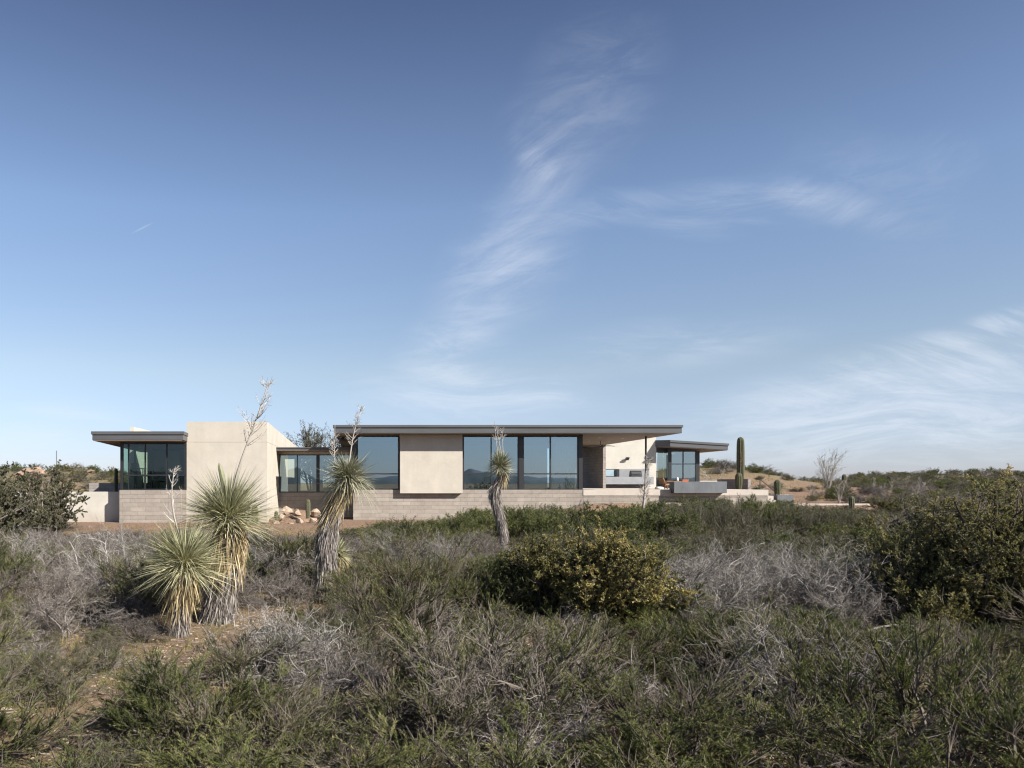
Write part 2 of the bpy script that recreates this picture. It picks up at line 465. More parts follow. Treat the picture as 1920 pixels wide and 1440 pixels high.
window(980, 1085, 45, 2.2, zh, (1032,), (zr,), 0.07)
hpart(MB().box(X(973, 45), X(980, 45), 44.94, 45.14, 2.2, zh), 'post', M['frame'])
hpart(MB().box(X(1085, 45), 12.42, 44.94, 45.16, 2.2, 5.31), 'post', M['frame'])
hpart(MB().box(-0.54, X(669, 45), 44.94, 45.16, 2.2, 5.31), 'post', M['frame'])
hpart(MB().box(X(669, 45), X(749.5, 45), 44.95, 45.12, zh, 5.31), 'window_head', M['soffit'])
hpart(MB().box(X(867.6, 45), X(1085, 45), 44.95, 45.12, zh, 5.31), 'window_head', M['soffit'])
# side walls / rear of main wing
window_side(12.37, 45.17, 55.0, 2.2, 5.30, (48, 51.5), (), 0.07, 'glass_mid')
hpart(MB().box(12.3, 12.42, 55.0, 57, 2.17, 5.31), 'side_wall', M['stucco'])
hpart(MB().box(-0.52, -0.32, 45.17, 57, 2.17, 5.31), 'side_wall', M['stucco'])
bw = MB()  # rear wall with one opening behind the curtain and a wide window
def wall_open(mb, x0, x1, y0, y1, z0, z1, opens):
    cur = x0
    for (a, b, c, d) in opens:
        mb.box(cur, a, y0, y1, z0, z1)
        if c > z0: mb.box(a, b, y0, y1, z0, c)
        if d < z1: mb.box(a, b, y0, y1, d, z1)
        cur = b
    mb.box(cur, x1, y0, y1, z0, z1)
YB = 53.0
wall_open(bw, -0.32, 12.29, YB, YB+0.2, 2.17, 5.31, [(X(983, YB), X(1001, YB), 2.8, 4.15)])
hpart(bw, 'rear_wall', M['inwall'])
hpart(MB().box(5.6, 5.75, 46.8, YB, 2.17, 5.31), 'partition', M['inwall'])
# roof of main wing
rx0, rx1 = -1.58, 17.52
ry0, ry1 = 43.7, 63.2
roof = hpart(MB().box(rx0, rx1, ry0, ry1, 5.36, 5.63).box(rx0-0.05, rx1+0.05, ry0-0.06, ry1+0.05, 5.63, 5.765), 'roof', M['fascia'], 0.008)
hpart(MB().box(rx0+0.02, rx1-0.02, ry0+0.02, ry1-0.02, 5.315, 5.357), 'soffit', M['soffit'], 0, roof)
hpart(MB().box(rx0+0.0, rx1, ry0-0.0, ry0+0.0199, 5.315, 5.3599), 'drip_edge', M['fascia'], 0, roof)
for (lx, ly) in ((14.3, 48), (16, 49), (14.8, 52), (16.4, 53)):
    a = np.linspace(0, 2*np.pi, 17)[:-1]
    v = np.concatenate([np.stack([lx+0.09*np.cos(a), ly+0.09*np.sin(a), np.full(16, 5.313)], -1), [[lx, ly, 5.306]]])
    hpart(MB().add(v, [(i, 16, (i+1) % 16) for i in range(16)]), 'downlight', M['white'], 0, roof)

# patio: dividing wall, stucco wall, column
hpart(MB().box(17.2, 17.41, 57, 63.2, FLOOR, 5.312), 'patio_wall', M['block_dark'], 0.005, None, False)
def tube_verts(path, rad, sides=8):
    path = np.asarray(path, float); K = len(path)
    rad = np.broadcast_to(rad, (K,))
    tan = np.gradient(path, axis=0); tan /= np.linalg.norm(tan, axis=1)[:, None]+1e-9
    ref = np.array([0.37, 0.21, 0.9]) if abs(tan[0, 2]) < 0.8 else np.array([1, 0.1, 0.0])
    u = np.cross(tan, ref); u /= np.linalg.norm(u, axis=1)[:, None]; w = np.cross(tan, u)
    a = np.linspace(0, 2*np.pi, sides+1)[:-1]
    ring = path[:, None] + rad[:, None, None]*(np.cos(a)[None, :, None]*u[:, None]+np.sin(a)[None, :, None]*w[:, None])
    id_ = np.arange(K*sides).reshape(K, sides); nx_ = np.roll(id_, -1, 1)
    f = np.stack([id_[:-1], nx_[:-1], nx_[1:], id_[1:]], -1).reshape(-1, 4)
    return ring.reshape(-1, 3), f
hpart(MB().add(*tube_verts([P(1211, 915, 46.7), (X(1211, 46.7), 46.7, 3.5), (X(1211, 46.7), 46.7, 5.316)], 0.055, 12)), 'column', M['darksteel'], 0, None, True)
ps = MB(); ps.box(17.6, 22.1, 60, 60.3, 1.2, 5.3)
ps.hexa([(17.6, 60, 5.3), (22.1, 60, 5.3), (22.1, 60.3, 5.3), (17.6, 60.3, 5.3), (17.6, 60, 6.02), (22.12, 60, 6.02), (22.12, 60.3, 6.02), (17.6, 60.3, 6.02)])
ps = MB(); ps.box(17.6, 22.11, 60, 60.3, 1.2, 6.02)
hpart(ps, 'stucco_wall', M['stucco_light'], 0.01)
for (lx, lz) in ((X(1176, 59.9), Z(860, 59.9)), (X(1218.5, 59.9), Z(861, 59.9))):
    s = hpart(MB().box(lx-0.06, lx+0.06, 59.86, 60.0, lz-0.07, lz+0.07), 'wall_light', M['darksteel'])
    hpart(MB().hexa([(lx-0.13, 59.72, lz-0.03), (lx+0.10, 59.72, lz-0.03), (lx+0.10, 59.86, lz-0.12), (lx-0.13, 59.86, lz-0.12),
                     (lx-0.13, 59.66, lz+0.10), (lx+0.10, 59.66, lz+0.10), (lx+0.10, 59.859, lz+0.10), (lx-0.13, 59.859, lz+0.10)]), 'lamp_head', M['darksteel'], 0, s)

# --- pavilion at the right, left end shape made up: splayed back to shorten its shadow on the stucco wall
F0 = 58.9
A0 = (X(1256.5, F0), F0); A1 = (X(1365, F0), F0); A3 = (X(1228.5, 60.01), 60.01); A4 = (X(1228.5, 60.01), 67.0); A2 = (A1[0], 67.0)
def roof_prism(pts, zb, zt, grow_=0.0, mb=None):
    """five-cornered plan, falling gently to the right"""
    mb = mb or MB(); n = len(pts)
    fall = lambda x, z: z - 0.26*(x-A0[0])/(A1[0]-A0[0])
    v = [(x, y, fall(x, zb)) for x, y in pts] + [(x, y, fall(x, zt)) for x, y in pts]
    mb.add(v, [(i, (i+1) % n, n+(i+1) % n, n+i) for i in range(n)])
    mb.add([v[i] for i in range(n)][::-1], [tuple(range(n))]); mb.add(v[n:], [tuple(range(n))])
    return mb
plan = [A0, A1, A2, A4, A3]
lip = [(A0[0]-0.02, A0[1]-0.06), (A1[0]+0.06, A1[1]-0.06), (A2[0]+0.06, A2[1]), (A4[0], A4[1]), (A3[0], A3[1]-0.0)]
zb0, zt0 = Z(838, F0), Z(825, F0)
r2 = roof_prism(plan, zb0+0.04, zt0-0.16); roof_prism(lip, zt0-0.158, zt0, 0, r2)
roof2 = hpart(r2, 'roof', M['fascia'])
hpart(roof_prism([(A0[0]+0.03, A0[1]+0.03), (A1[0]-0.03, A1[1]+0.03), (A2[0]-0.03, A2[1]-0.03), (A4[0]+0.03, A4[1]-0.03), (A3[0]+0.03, A3[1]+0.02)], zb0, zb0+0.038), 'soffit', M['soffit'], 0, roof2)
yp = 59.9
zhp = Z(845, yp)
window(1257, 1306, yp, 2.2, zhp, (1281,), (Z(870, yp),), 0.08, 0.10, 'glass_mid')
hpart(MB().box(X(1306, yp), X(1311.5, yp), yp-0.03, yp+0.2, 2.2, zb0-0.24), 'post', M['frame'])
hpart(MB().box(X(1257, yp), X(1306, yp), yp-0.02, yp+0.1, zhp+0.002, zb0-0.22), 'window_head', M['frame'])
hpart(MB().box(X(1253, yp), X(1257, yp)-0.002, yp-0.03, yp+0.1, 2.2, zb0-0.05), 'post', M['frame'])
hpart(MB().box(X(1231, 60.42), X(1253.3, 60.2), 60.32, 60.40, 4.93, zb0-0.05).box(X(1231, 60.42), X(1253.3, 60.2), 60.32, 60.40, 2.2, 2.28), 'window', M['frame'])
pn_ = hpart(MB().add([(X(1231, 60.4), 60.36, 2.28), (X(1253.3, 60.2), 60.36, 2.28), (X(1253.3, 60.2), 60.36, 4.93), (X(1231, 60.4), 60.36, 4.93)], [(0, 1, 2, 3)]), 'pane', M['glass_mid'], 0, [o for o in col.objects if o.name.startswith('window.') or o.name == 'window'][-1])
hpart(MB().box(X(1311, yp)-0.14, X(1311, yp), yp+0.2, 66, 2.2, 4.92), 'side_wall', M['stucco_light'])
hpart(MB().box(22.4, 24.6, 63.5, 63.7, 2.2, 3.0).box(22.4, 22.9, 63.5, 63.7, 3.0, 4.9), 'rear_wall', M['inwall'])
# --- link between the wings
yl = 47.8
xl0, xl1 = X(522, yl), -0.55
hpart(MB().box(xl0, xl1, yl-0.1, yl+0.1, -0.2, Z(923.3, yl)), 'masonry_wall', M['block'], 0.005)
zl0, zl1 = Z(923.3, yl), Z(852, yl)
window(522.5, 595, yl, zl0, zl1, (557.5,), (), 0.06, 0.1, 'glass_mid')
window(597.5, 661.5, yl, zl0, zl1, (632,), (), 0.06, 0.1, 'glass_mid')
hpart(MB().box(X(595, yl), X(597.5, yl), yl-0.04, yl+0.12, zl0, zl1), 'post', M['frame'])
hpart(MB().box(xl0, xl1, yl-0.03, yl+0.12, zl1, 4.455), 'window_head', M['stucco'])
lr = hpart(MB().box(-5.03, -0.55, 46.4, 51.0, 4.49, 4.60).box(-5.03, -0.55, 46.35, 51.05, 4.60, 4.665), 'roof', M['fascia'], 0.005)
hpart(MB().box(-5.02, -0.56, 46.42, 50.9, 4.456, 4.488), 'soffit', M['soffit'], 0, lr)
lw = MB(); wall_open(lw, -5.03, -0.55, 50.6, 50.8, 1.6, 4.45, [(X(537, 50.6)-0.2, X(552, 50.6), 2.1, 4.1), (X(563, 50.6), X(585, 50.6), 2.1, 4.1), (X(605, 50.6), X(628, 50.6), 2.3, 4.1), (X(634, 50.6), X(650, 50.6), 2.3, 4.1)])
hpart(lw, 'rear_wall', M['inwall'])
hpart(MB().box(-5.03, -0.55, yl+0.13, 50.6, 1.5, 1.98), 'floor_slab', M['infloor'])

# --- tall stucco volume
sx0, sx1 = X(350, 42), X(501, 42)
zj = Z(829, 42)
sv = MB()
sv.box(sx0, sx1, 42, 61, -0.3, zj-0.006)
sv.box(sx0+0.012, sx1-0.012, 42.012, 60.9, zj-0.006, zj+0.006)
sv.hexa([(sx0, 42, zj+0.006), (sx1, 42, zj+0.006), (sx1, 61, zj+0.006), (sx0, 61, zj+0.006), (sx0, 42, 5.815), (sx1, 42, 5.815), (sx1, 61, 5.36), (sx0, 61, 5.36)])
hpart(sv, 'stucco_volume', M['stucco'])
hpart(MB().box(-14.62, -14.37, 50, 57, 2.0, 6.1), 'blade_wall', M['stucco_light'])

# --- left glazed room
lx0 = -12.77
hpart(MB().box(lx0, -9.5, 41.8, 42.2, -0.3, 2.215).box(-9.5, sx0, 41.9, 42.2, -0.3, 2.215), 'masonry_wall', M['block'], 0.006)
hpart(MB().box(lx0, sx0, 42.2, 49, 1.6, 2.19), 'floor_slab', M['infloor'])
zl = 4.70
window(228.5, 348.5, 42.0, 2.216, zl, (241, 272, 312.5), (Z(891, 42),), 0.07, 0.1, 'glass_clear')
hpart(MB().box(lx0, X(228.5, 42), 41.95, 42.13, 2.216, zl), 'post', M['frame'])
window_side(lx0+0.05, 42.14, 47.3, 2.216, zl-0.02, (44.5,), (Z(891, 42),), 0.07, 'glass_clear')
hpart(MB().box(lx0, sx0, 41.97, 42.11, zl, 4.735), 'window_head', M['frame'])
def rs(y, z): return z - 0.029*(y-41)
def slab_y(x0, x1, y0, y1, zb, zt, mb=None):
    mb = mb or MB()
    return mb.hexa([(x0,y0,rs(y0,zb)),(x1,y0,rs(y0,zb)),(x1,y1,rs(y1,zb)),(x0,y1,rs(y1,zb)),(x0,y0,rs(y0,zt)),(x1,y0,rs(y0,zt)),(x1,y1,rs(y1,zt)),(x0,y1,rs(y1,zt))])
r3 = slab_y(-13.92, -9.24, 41.0, 41.99, 4.80, 5.08); slab_y(-13.92, sx0-0.01, 41.99, 50, 4.80, 5.08, r3)
slab_y(-13.97, -9.19, 40.95, 41.985, 5.08, 5.24, r3); slab_y(-13.97, sx0-0.01, 41.985, 50.05, 5.08, 5.24, r3)
roof3 = hpart(r3, 'roof', M['fascia'], 0.006)
hpart(slab_y(-13.90, -9.30, 41.02, 49.9, 4.765, 4.797), 'soffit', M['soffit'], 0, roof3)
hpart(MB().box(lx0, sx0, 48.4, 48.6, 2.1, 4.55), 'rear_wall', M['inwall'])
hpart(MB().box(lx0, lx0+0.12, 47.3, 48.4, 2.1, 4.6), 'side_wall', M['inwall'])
hpart(MB().box(X(246, 48.35), X(257, 48.35), 48.34, 48.395, Z(886, 48.35), Z(868, 48.35)), 'picture', M['art'])
hpart(MB().box(sx0-1.35, sx0-0.01, 46.3, 46.4, 2.2, 4.6), 'partition', M['darksteel'])

# ------------------------------------------------------------------ terrace and garden walls
ter = empty('terrace', (18, 50, FLOOR))
tag(ter, 'raised block terrace with a smooth pale coping in front of the covered patio', 'terrace')
def tpart(root, mb, name, mat, bevel=0.0, smooth=False):
    o = mb.build(name, mat, None, smooth, bevel)
    o.parent = root; o.matrix_parent_inverse = Matrix.Translation(-Vector(root.location))
    return o
tx1 = X(1438, 45)
tpart(ter, MB().box(12.43, tx1, 44.91, 45.3, 0.2, 1.868), 'retaining_wall', M['block'], 0.005)
tpart(ter, MB().box(12.43, tx1+0.02, 44.87, 45.5, 1.87, 2.203), 'coping', M['concrete'], 0.008)
tpart(ter, MB().box(12.43, tx1, 45.5, 63, 1.9, 2.198), 'paving', M['concrete'])
tpart(ter, MB().box(tx1+0.025, tx1+0.35, 44.95, 47, 0.6, 1.86).box(tx1+0.35, tx1+0.7, 44.95, 47, 0.6, 1.62), 'step', M['concrete'], 0.008)

st = MB().box(X(1264, 44.4), X(1363, 44.4), 44.4, 45.1, Z(924.5, 44.4), Z(903, 44.4)).build('steel_planter', M['steel'], None, False, 0.008)
tag(st, 'long grey steel trough cantilevered over the terrace edge in front of the pavilion', 'planter')
pk = empty('concrete_planter', (X(1472, 45.2), 45.2, 1.0))
tag(pk, 'square grey planter box holding white pebbles beside the terrace steps', 'planter')
a, b = X(1457.5, 44.9), X(1488, 44.9)
zt = Z(928, 44.9)
tpart(pk, MB().box(a, b, 44.9, 44.98, 0.8, zt).box(a, b, 46.0, 46.08, 0.8, zt).box(a, a+0.08, 44.98, 46.0, 0.8, zt).box(b-0.08, b, 44.98, 46.0, 0.8, zt), 'shell', M['steel'])
tpart(pk, MB().box(a+0.08, b-0.08, 44.98, 46.0, 0.8, zt-0.06), 'soil', M['ground'])
rnd = random.Random(5)
def blob(r, seed, n=14, flat=0.75):
    """a faceted stone: hull of random points"""
    import bmesh
    rr = random.Random(seed); bm = bmesh.new()
    for i in range(n):
        v = Vector((rr.gauss(0, 1), rr.gauss(0, 1), rr.gauss(0, 1))).normalized()
        k = rr.uniform(0.8, 1.1)
        bm.verts.new((v.x*r*k*1.15, v.y*r*k, v.z*r*k*flat))
    bmesh.ops.convex_hull(bm, input=bm.verts)
    vs = [v for v in bm.verts if v.link_faces]
    ix = {v: i for i, v in enumerate(vs)}
    V = [tuple(v.co) for v in vs]; Fc = [tuple(ix[q] for q in f.verts) for f in bm.faces]
    bm.free()
    return np.array(V), [f for f in Fc if len(f) == 3]
def stone_obj(name, r, seed, mat, loc, n=16, flat=0.75, parent=None):
    v, f = blob(r, seed, n, flat)
    o = MB().add(v, f).build(name, mat, None, False, r*0.02)
    o.location = loc; o.rotation_euler = (0, 0, seed)
    return o
pb = MB()
for i in range(70):
    v, f = blob(rnd.uniform(0.03, 0.07), i, 10)
    pb.add(v + np.array([rnd.uniform(a+0.12, b-0.12), rnd.uniform(45.02, 45.9), zt-0.03]), f)
tag(tpart(pk, pb, 'pebbles', M['pebble']), kind='stuff')

lw = empty('low_garden_wall', (27, 46, 1.2))
tag(lw, 'long low pale garden wall running out past the terrace planter', 'wall')
tpart(lw, MB().box(X(1488.6, 46), X(1632, 46), 46, 46.35, Z(951, 46), Z(944.5, 46)), 'coping', M['concrete'], 0.01)
tpart(lw, MB().box(X(1489, 46), X(1631, 46), 46.03, 46.3, 0.5, Z(951, 46)), 'wall_base', M['block'])
rw = MB().box(25.15, 25.35, 52, 56.5, 1.0, 2.84).build('block_wall', M['block_dark'], None, False, 0.006)
tag(rw, 'short dark block wall behind the two saguaros at the terrace end', 'wall')
pw = MB().box(X(1312, 58), X(1353, 58), 58, 58.2, 2.0, Z(901.5, 58)).build('parapet_wall', M['stucco_light'], None, False, 0.006)
tag(pw, 'low pale parapet running right from the pavilion behind the steel trough', 'wall')
gw = MB().box(-24, lx0-0.02, 42.6, 42.8, -0.2, Z(922, 42.6)).build('garden_wall', M['stucco_light'], None, False, 0.01)
tag(gw, 'plain cream stucco garden wall left of the glazed corner room', 'wall')
bw2 = MB().box(X(167, 52), -13, 52, 52.2, 0.6, Z(905.5, 52)).build('block_wall', M['block_dark'], None, False, 0.006)
tag(bw2, 'low grey block wall behind the cream garden wall at far left', 'wall')
hr = empty('handrail', (X(1425, 52), 52, 2.0))
tag(hr, 'thin dark steel handrail sloping down beside the terrace steps', 'handrail')
hx = X(1425, 52)
tpart(hr, MB().add(*tube_verts([(hx, 52, 1.2), (hx, 52, 2.0), (hx, 52, Z(899, 52))], 0.025, 6)), 'post', M['darksteel'])
tpart(hr, MB().add(*tube_verts([(hx, 52, Z(899, 52)), (X(1438, 49.5), 49.5, Z(909, 49.5)), (X(1453, 47), 47, Z(922, 47))], 0.025, 6)), 'rail', M['darksteel'])
tpart(hr, MB().add(*tube_verts([(X(1453, 47), 47, 0.9), (X(1453, 47), 47, 1.5), (X(1453, 47), 47, Z(922, 47))], 0.025, 6)), 'post', M['darksteel'])

# ------------------------------------------------------------------ patio kitchen, grill, fan, furniture
kt = empty('outdoor_kitchen', (X(1180, 58.4), 58.9, FLOOR))
tag(kt, 'grey floating counter against the sunlit stucco wall under the patio roof', 'kitchen counter')
yk = 58.4
kx0, kx1 = 17.42, X(1226, yk)
tpart(kt, MB().box(kx0, kx1, yk, 59.98, Z(908, yk), Z(894, yk)), 'counter', M['counter'], 0.01)
tpart(kt, MB().box(X(1168, yk), kx1, 59.3, 59.98, Z(894, yk)+0.002, Z(879, yk)), 'backsplash', M['counter'], 0.01)
tpart(kt, MB().box(kx0, X(1212, yk), 59.2, 59.97, FLOOR, Z(908, yk)-0.002), 'base', M['block_dark'])
wn = tpart(kt, MB().box(kx0, X(1163, yk), 59.5, 59.6, Z(894, yk)+0.002, Z(892.6, yk)).box(kx0, X(1168, yk)-0.005, 59.5, 59.6, Z(880.2, yk), Z(879, yk)).box(X(1163, yk), X(1168, yk)-0.005, 59.2, 59.6, Z(894, yk)+0.003, Z(880.2, yk)), 'window', M['frame'])
pn = MB().add([(kx0, 59.55, Z(892.6, yk)), (X(1163, yk), 59.55, Z(892.6, yk)), (X(1163, yk), 59.55, Z(880.2, yk)), (kx0, 59.55, Z(880.2, yk))], [(0, 1, 2, 3)]).build('pane', glass('mirror_like_pane', 0.8, (0.5, 0.6, 0.6)))
pn.parent = wn
gr = empty('barbecue_grill', (X(1193, 58.6), 58.6, Z(894, yk)))
tag(gr, 'black lidded barbecue grill standing on the grey patio counter', 'grill')
gxm = X(1193, 58.6); gzb = Z(894, yk)
a_ = np.linspace(0, np.pi, 13)
arc = np.stack([0.26*np.cos(a_), 0.30*np.sin(a_)], -1)
v = []
for s_ in (-0.38, 0.38):
    for q in arc: v.append((gxm+s_, 58.75+q[0], gzb+0.16+q[1]))
f4 = [(i, i+1, 14+i, 13+i) for i in range(12)]
lid = MB().add(v, f4); lid.add(v[:13], [tuple(range(13))]); lid.add(v[13:], [tuple(range(13))])
tpart(gr, lid, 'lid', M['darksteel'])
tpart(gr, MB().box(gxm-0.40, gxm+0.40, 58.47, 59.02, gzb+0.002, gzb+0.158), 'firebox', M['darksteel'], 0.01)
tpart(gr, MB().add(*tube_verts([(gxm-0.3, 58.44, gzb+0.26), (gxm, 58.43, gzb+0.26), (gxm+0.3, 58.44, gzb+0.26)], 0.018, 6)), 'handle', M['steel'])

fan = empty('ceiling_fan', (X(1126, 52), 52, 5.31))
tag(fan, 'dark ceiling fan hanging below the patio roof by the dark block wall', 'fan')
fx = X(1126, 52); fzb = Z(836, 52)
tpart(fan, MB().add(*tube_verts([(fx, 52, 5.312), (fx, 52, 5.2), (fx, 52, fzb)], 0.02, 8)), 'rod', M['darksteel'])
tpart(fan, MB().add(*tube_verts([(fx, 52, fzb+0.05), (fx, 52, fzb+0.03), (fx, 52, fzb-0.08), (fx, 52, fzb-0.1)], [0.03, 0.12, 0.12, 0.04], 12)), 'motor', M['darksteel'], 0, True)
for k in range(3):
    an = R(8 + 120*k); d = np.array([math.cos(an), math.sin(an), 0]); n_ = np.array([-d[1], d[0], 0.25])
    b0 = np.array([fx, 52, fzb-0.03]) + d*0.12
    vs = []
    for t in np.linspace(0, 1, 7):
        c = b0 + d*0.85*t + np.array([0, 0, 0.03*math.sin(t*3)]); w_ = 0.05+0.035*math.sin(t*2.6)
        vs += [c-n_*w_, c+n_*w_, c-n_*w_+np.array([0, 0, 0.015]), c+n_*w_+np.array([0, 0, 0.015])]
    fs = []
    for i in range(6):
        q = i*4; fs += [(q, q+4, q+5, q+1), (q+2, q+3, q+7, q+6), (q, q+2, q+6, q+4), (q+1, q+5, q+7, q+3)]
    fs += [(0, 1, 3, 2), (24, 26, 27, 25)]
    tpart(fan, MB().add(np.array(vs), fs), 'blade', M['darksteel'])

def bar(mb, a, b, r, s=6):
    a = np.array(a, float); b = np.array(b, float)
    v, f = tube_verts([a, (a+b)/2, b], r, s); mb.add(v, f); n = s
    mb.add(v[:n], [tuple(range(n))]) if s == 4 else None
    return mb
def lounge_chair(name, loc, rz, lab, cat, mseat, s=1.0):
    t = empty(name, loc, rz); tag(t, lab, cat)
    def pt(mb, nm, m, bev=0.0, sm=False):
        o = mb.build(nm, m, t, sm, bev); return o
    for sx in (-1, 1):
        bar(m1 := MB(), (sx*0.32, -0.36, 0), (sx*0.30, -0.30, 0.42), 0.022); pt(m1, 'leg', M['wood'])
        bar(m2 := MB(), (sx*0.32, 0.40, 0), (sx*0.29, 0.26, 0.62), 0.022); pt(m2, 'leg', M['wood'])
        pt(MB().box(sx*0.34-0.035, sx*0.34+0.035, -0.38, 0.30, 0.60, 0.635), 'armrest', M['wood'], 0.006)
        bar(m3 := MB(), (sx*0.33, -0.32, 0.4), (sx*0.33, -0.34, 0.6), 0.018); pt(m3, 'arm_post', M['wood'])
    pt(MB().hexa([(-0.28, -0.36, 0.34), (0.28, -0.36, 0.34), (0.28, 0.26, 0.28), (-0.28, 0.26, 0.28), (-0.28, -0.36, 0.44), (0.28, -0.36, 0.44), (0.28, 0.26, 0.38), (-0.28, 0.26, 0.38)]), 'seat', mseat, 0.03)
    pt(MB().hexa([(-0.28, 0.22, 0.38), (0.28, 0.22, 0.38), (0.28, 0.32, 0.38), (-0.28, 0.32, 0.38), (-0.28, 0.42, 0.86), (0.28, 0.42, 0.86), (0.28, 0.52, 0.84), (-0.28, 0.52, 0.84)]), 'backrest', mseat, 0.03)
    return t
yc = 47.0
lounge_chair('lounge_chair', (X(1276, yc), yc, FLOOR), R(200), 'low lounge chair with tan orange leather cushions behind the steel trough', 'chair', M['orange']).scale = (0.85, 0.85, 0.68)
lounge_chair('lounge_chair', (X(1249, yc+1), yc+1, FLOOR), R(110), 'open wooden armchair with dark seat at the left end of the steel trough', 'chair', M['wood']).scale = (0.85, 0.85, 0.8)
tb = empty('patio_table', (X(1262, 49.5), 49.5, FLOOR)); tag(tb, 'small dark wooden table between the two patio chairs', 'table')
MB().box(-0.55, 0.55, -0.4, 0.4, 0.46, 0.50).build('tabletop', M['wood'], tb, False, 0.005)
for q in ((-0.45, -0.3), (0.45, -0.3), (-0.45, 0.3), (0.45, 0.3)):
    bar(m1 := MB(), (q[0], q[1], 0), (q[0], q[1], 0.46), 0.02).build('leg', M['wood'], tb)
vprof = [(0.0, 0.05), (0.02, 0.07), (0.12, 0.075), (0.2, 0.06), (0.22, 0.04)]
v, f = tube_verts([(0, 0, h) for h, r_ in vprof], [r_ for h, r_ in vprof], 12)
vz = MB().add(v, f).build('lantern_jar', M['white'], None, True); vz.location = (X(1270, 49.5), 49.5, FLOOR+0.503)
tag(vz, 'small white jar standing on the patio table', 'jar')
def pouf(px, py, Y, r, h, lab):
    prof = [(0, 0.05), (0.0, r*0.85), (h*0.25, r), (h*0.6, r*0.97), (h*0.9, r*0.75), (h, 0.03)]
    v, f = tube_verts([(0, 0, z+i*1e-4) for i, (z, q) in enumerate(prof)], [q for z, q in prof], 20)
    o = MB().add(v, f).build('floor_cushion', M['fabric'], None, True); o.location = (X(px, Y), Y, FLOOR)
    tag(o, lab, 'cushion'); return o
pouf(1236, 917, 48, 0.26, 0.17, 'white rounded floor cushion on the terrace left of the chairs')

# interior furnishings seen through the glass
cu = MB()
def curtain(mb, x0, x1, y, z0, z1, folds=14, amp=0.05):
    n = folds*8
    xs = np.linspace(x0, x1, n); ys = y + amp*np.sin(np.linspace(0, folds*2*np.pi, n))
    v = np.concatenate([np.stack([xs, ys, np.full(n, z0)], -1), np.stack([xs, ys*0+y+amp*0.8*np.sin(np.linspace(0, folds*2*np.pi, n)), np.full(n, z1)], -1)])
    mb.add(v, [(i, i+1, n+i+1, n+i) for i in range(n-1)])
curtain(cu, X(1036, 45.5), X(1086, 45.5), 45.5, 2.22, 5.25)
o = cu.build('curtain', M['fabric'], None, True); tag(o, 'white pleated curtain behind the right end of the long window', 'curtain')
cu = MB(); curtain(cu, X(983, YB)-0.05, X(1001, YB)+0.05, YB-0.12, 2.75, 4.2, 9, 0.04)
o = cu.build('curtain', M['fabric'], None, True); tag(o, 'small bright curtain on the rear window of the living room', 'curtain')
def table(name, cx, cy, z, w, d, h, mat, lab, cat='table'):
    t = empty(name, (cx, cy, z)); tag(t, lab, cat)
    MB().box(-w/2, w/2, -d/2, d/2, h-0.04, h).build('tabletop', mat, t, False, 0.005)
    for sx in (-1, 1):
        for sy in (-1, 1):
            bar(MB(), (sx*(w/2-0.07), sy*(d/2-0.07), 0), (sx*(w/2-0.07), sy*(d/2-0.07), h-0.04), 0.03).build('leg', mat, t)
    return t
table('dining_table', X(945, 48), 48, 2.17, 2.4, 1.0, 0.75, M['wood'], 'dark dining table behind the left pane of the long window')
for i, (dx, dy) in enumerate(((-0.8, -0.75), (0.0, -0.75), (0.8, -0.75))):
    t = empty('dining_chair', (X(945, 48)+dx, 48+dy, 2.17), R(180)); tag(t, 'dark dining chair at the near side of the indoor table', 'chair', 'dining chairs behind the long window')
    MB().box(-0.22, 0.22, -0.22, 0.22, 0.42, 0.47).build('seat', M['darksteel'], t, False, 0.01)
    MB().box(-0.22, 0.22, 0.20, 0.23, 0.55, 0.86).build('backrest', M['darksteel'], t, False, 0.01)
    for sx in (-1, 1):
        bar(MB(), (sx*0.2, -0.2, 0), (sx*0.2, -0.2, 0.42), 0.015).build('leg', M['darksteel'], t)
        bar(MB(), (sx*0.2, 0.21, 0), (sx*0.2, 0.215, 0.7), 0.015).build('leg', M['darksteel'], t)
table('desk', X(318, 44.3), 44.3, 2.19, 1.9, 0.8, 0.74, M['darksteel'], 'black desk inside the glazed corner room', 'desk')
oc = empty('office_chair', (X(297, 43.5), 43.5, 2.19), R(150)); tag(oc, 'black office chair with curved back in the glazed corner room', 'chair')
MB().box(-0.25, 0.25, -0.25, 0.25, 0.44, 0.52).build('seat', M['darksteel'], oc, False, 0.03)
n = 9; v = []
for z_, w_ in ((0.56, 0.2), (0.7, 0.25), (0.95, 0.26), (1.08, 0.2)):
    for t in np.linspace(-1, 1, n): v.append((t*w_, 0.27-0.07*t*t, z_))
    for t in np.linspace(1, -1, n): v.append((t*w_, 0.30-0.07*t*t, z_))
fs = [(r_*18+i, r_*18+(i+1) % 18, (r_+1)*18+(i+1) % 18, (r_+1)*18+i) for r_ in range(3) for i in range(18)] 
m_ = MB().add(v, fs); m_.add(v[-18:], [tuple(range(18))]); m_.add(v[:18], [tuple(range(18))]); m_.build('backrest', M['darksteel'], oc)
bar(MB(), (0, 0, 0.1), (0, 0, 0.45), 0.03).build('stem', M['darksteel'], oc)
fb = MB()
for k in range(5): bar(fb, (0, 0, 0.12), (0.3*math.cos(k*1.2566), 0.3*math.sin(k*1.2566), 0.04), 0.02)
fb.build('foot', M['darksteel'], oc)
table('desk', X(253, 45.5), 46.5, 2.19, 0.6, 0.5, 1.25, M['darksteel'], 'tall dark stand by the picture in the glazed corner room', 'stand')

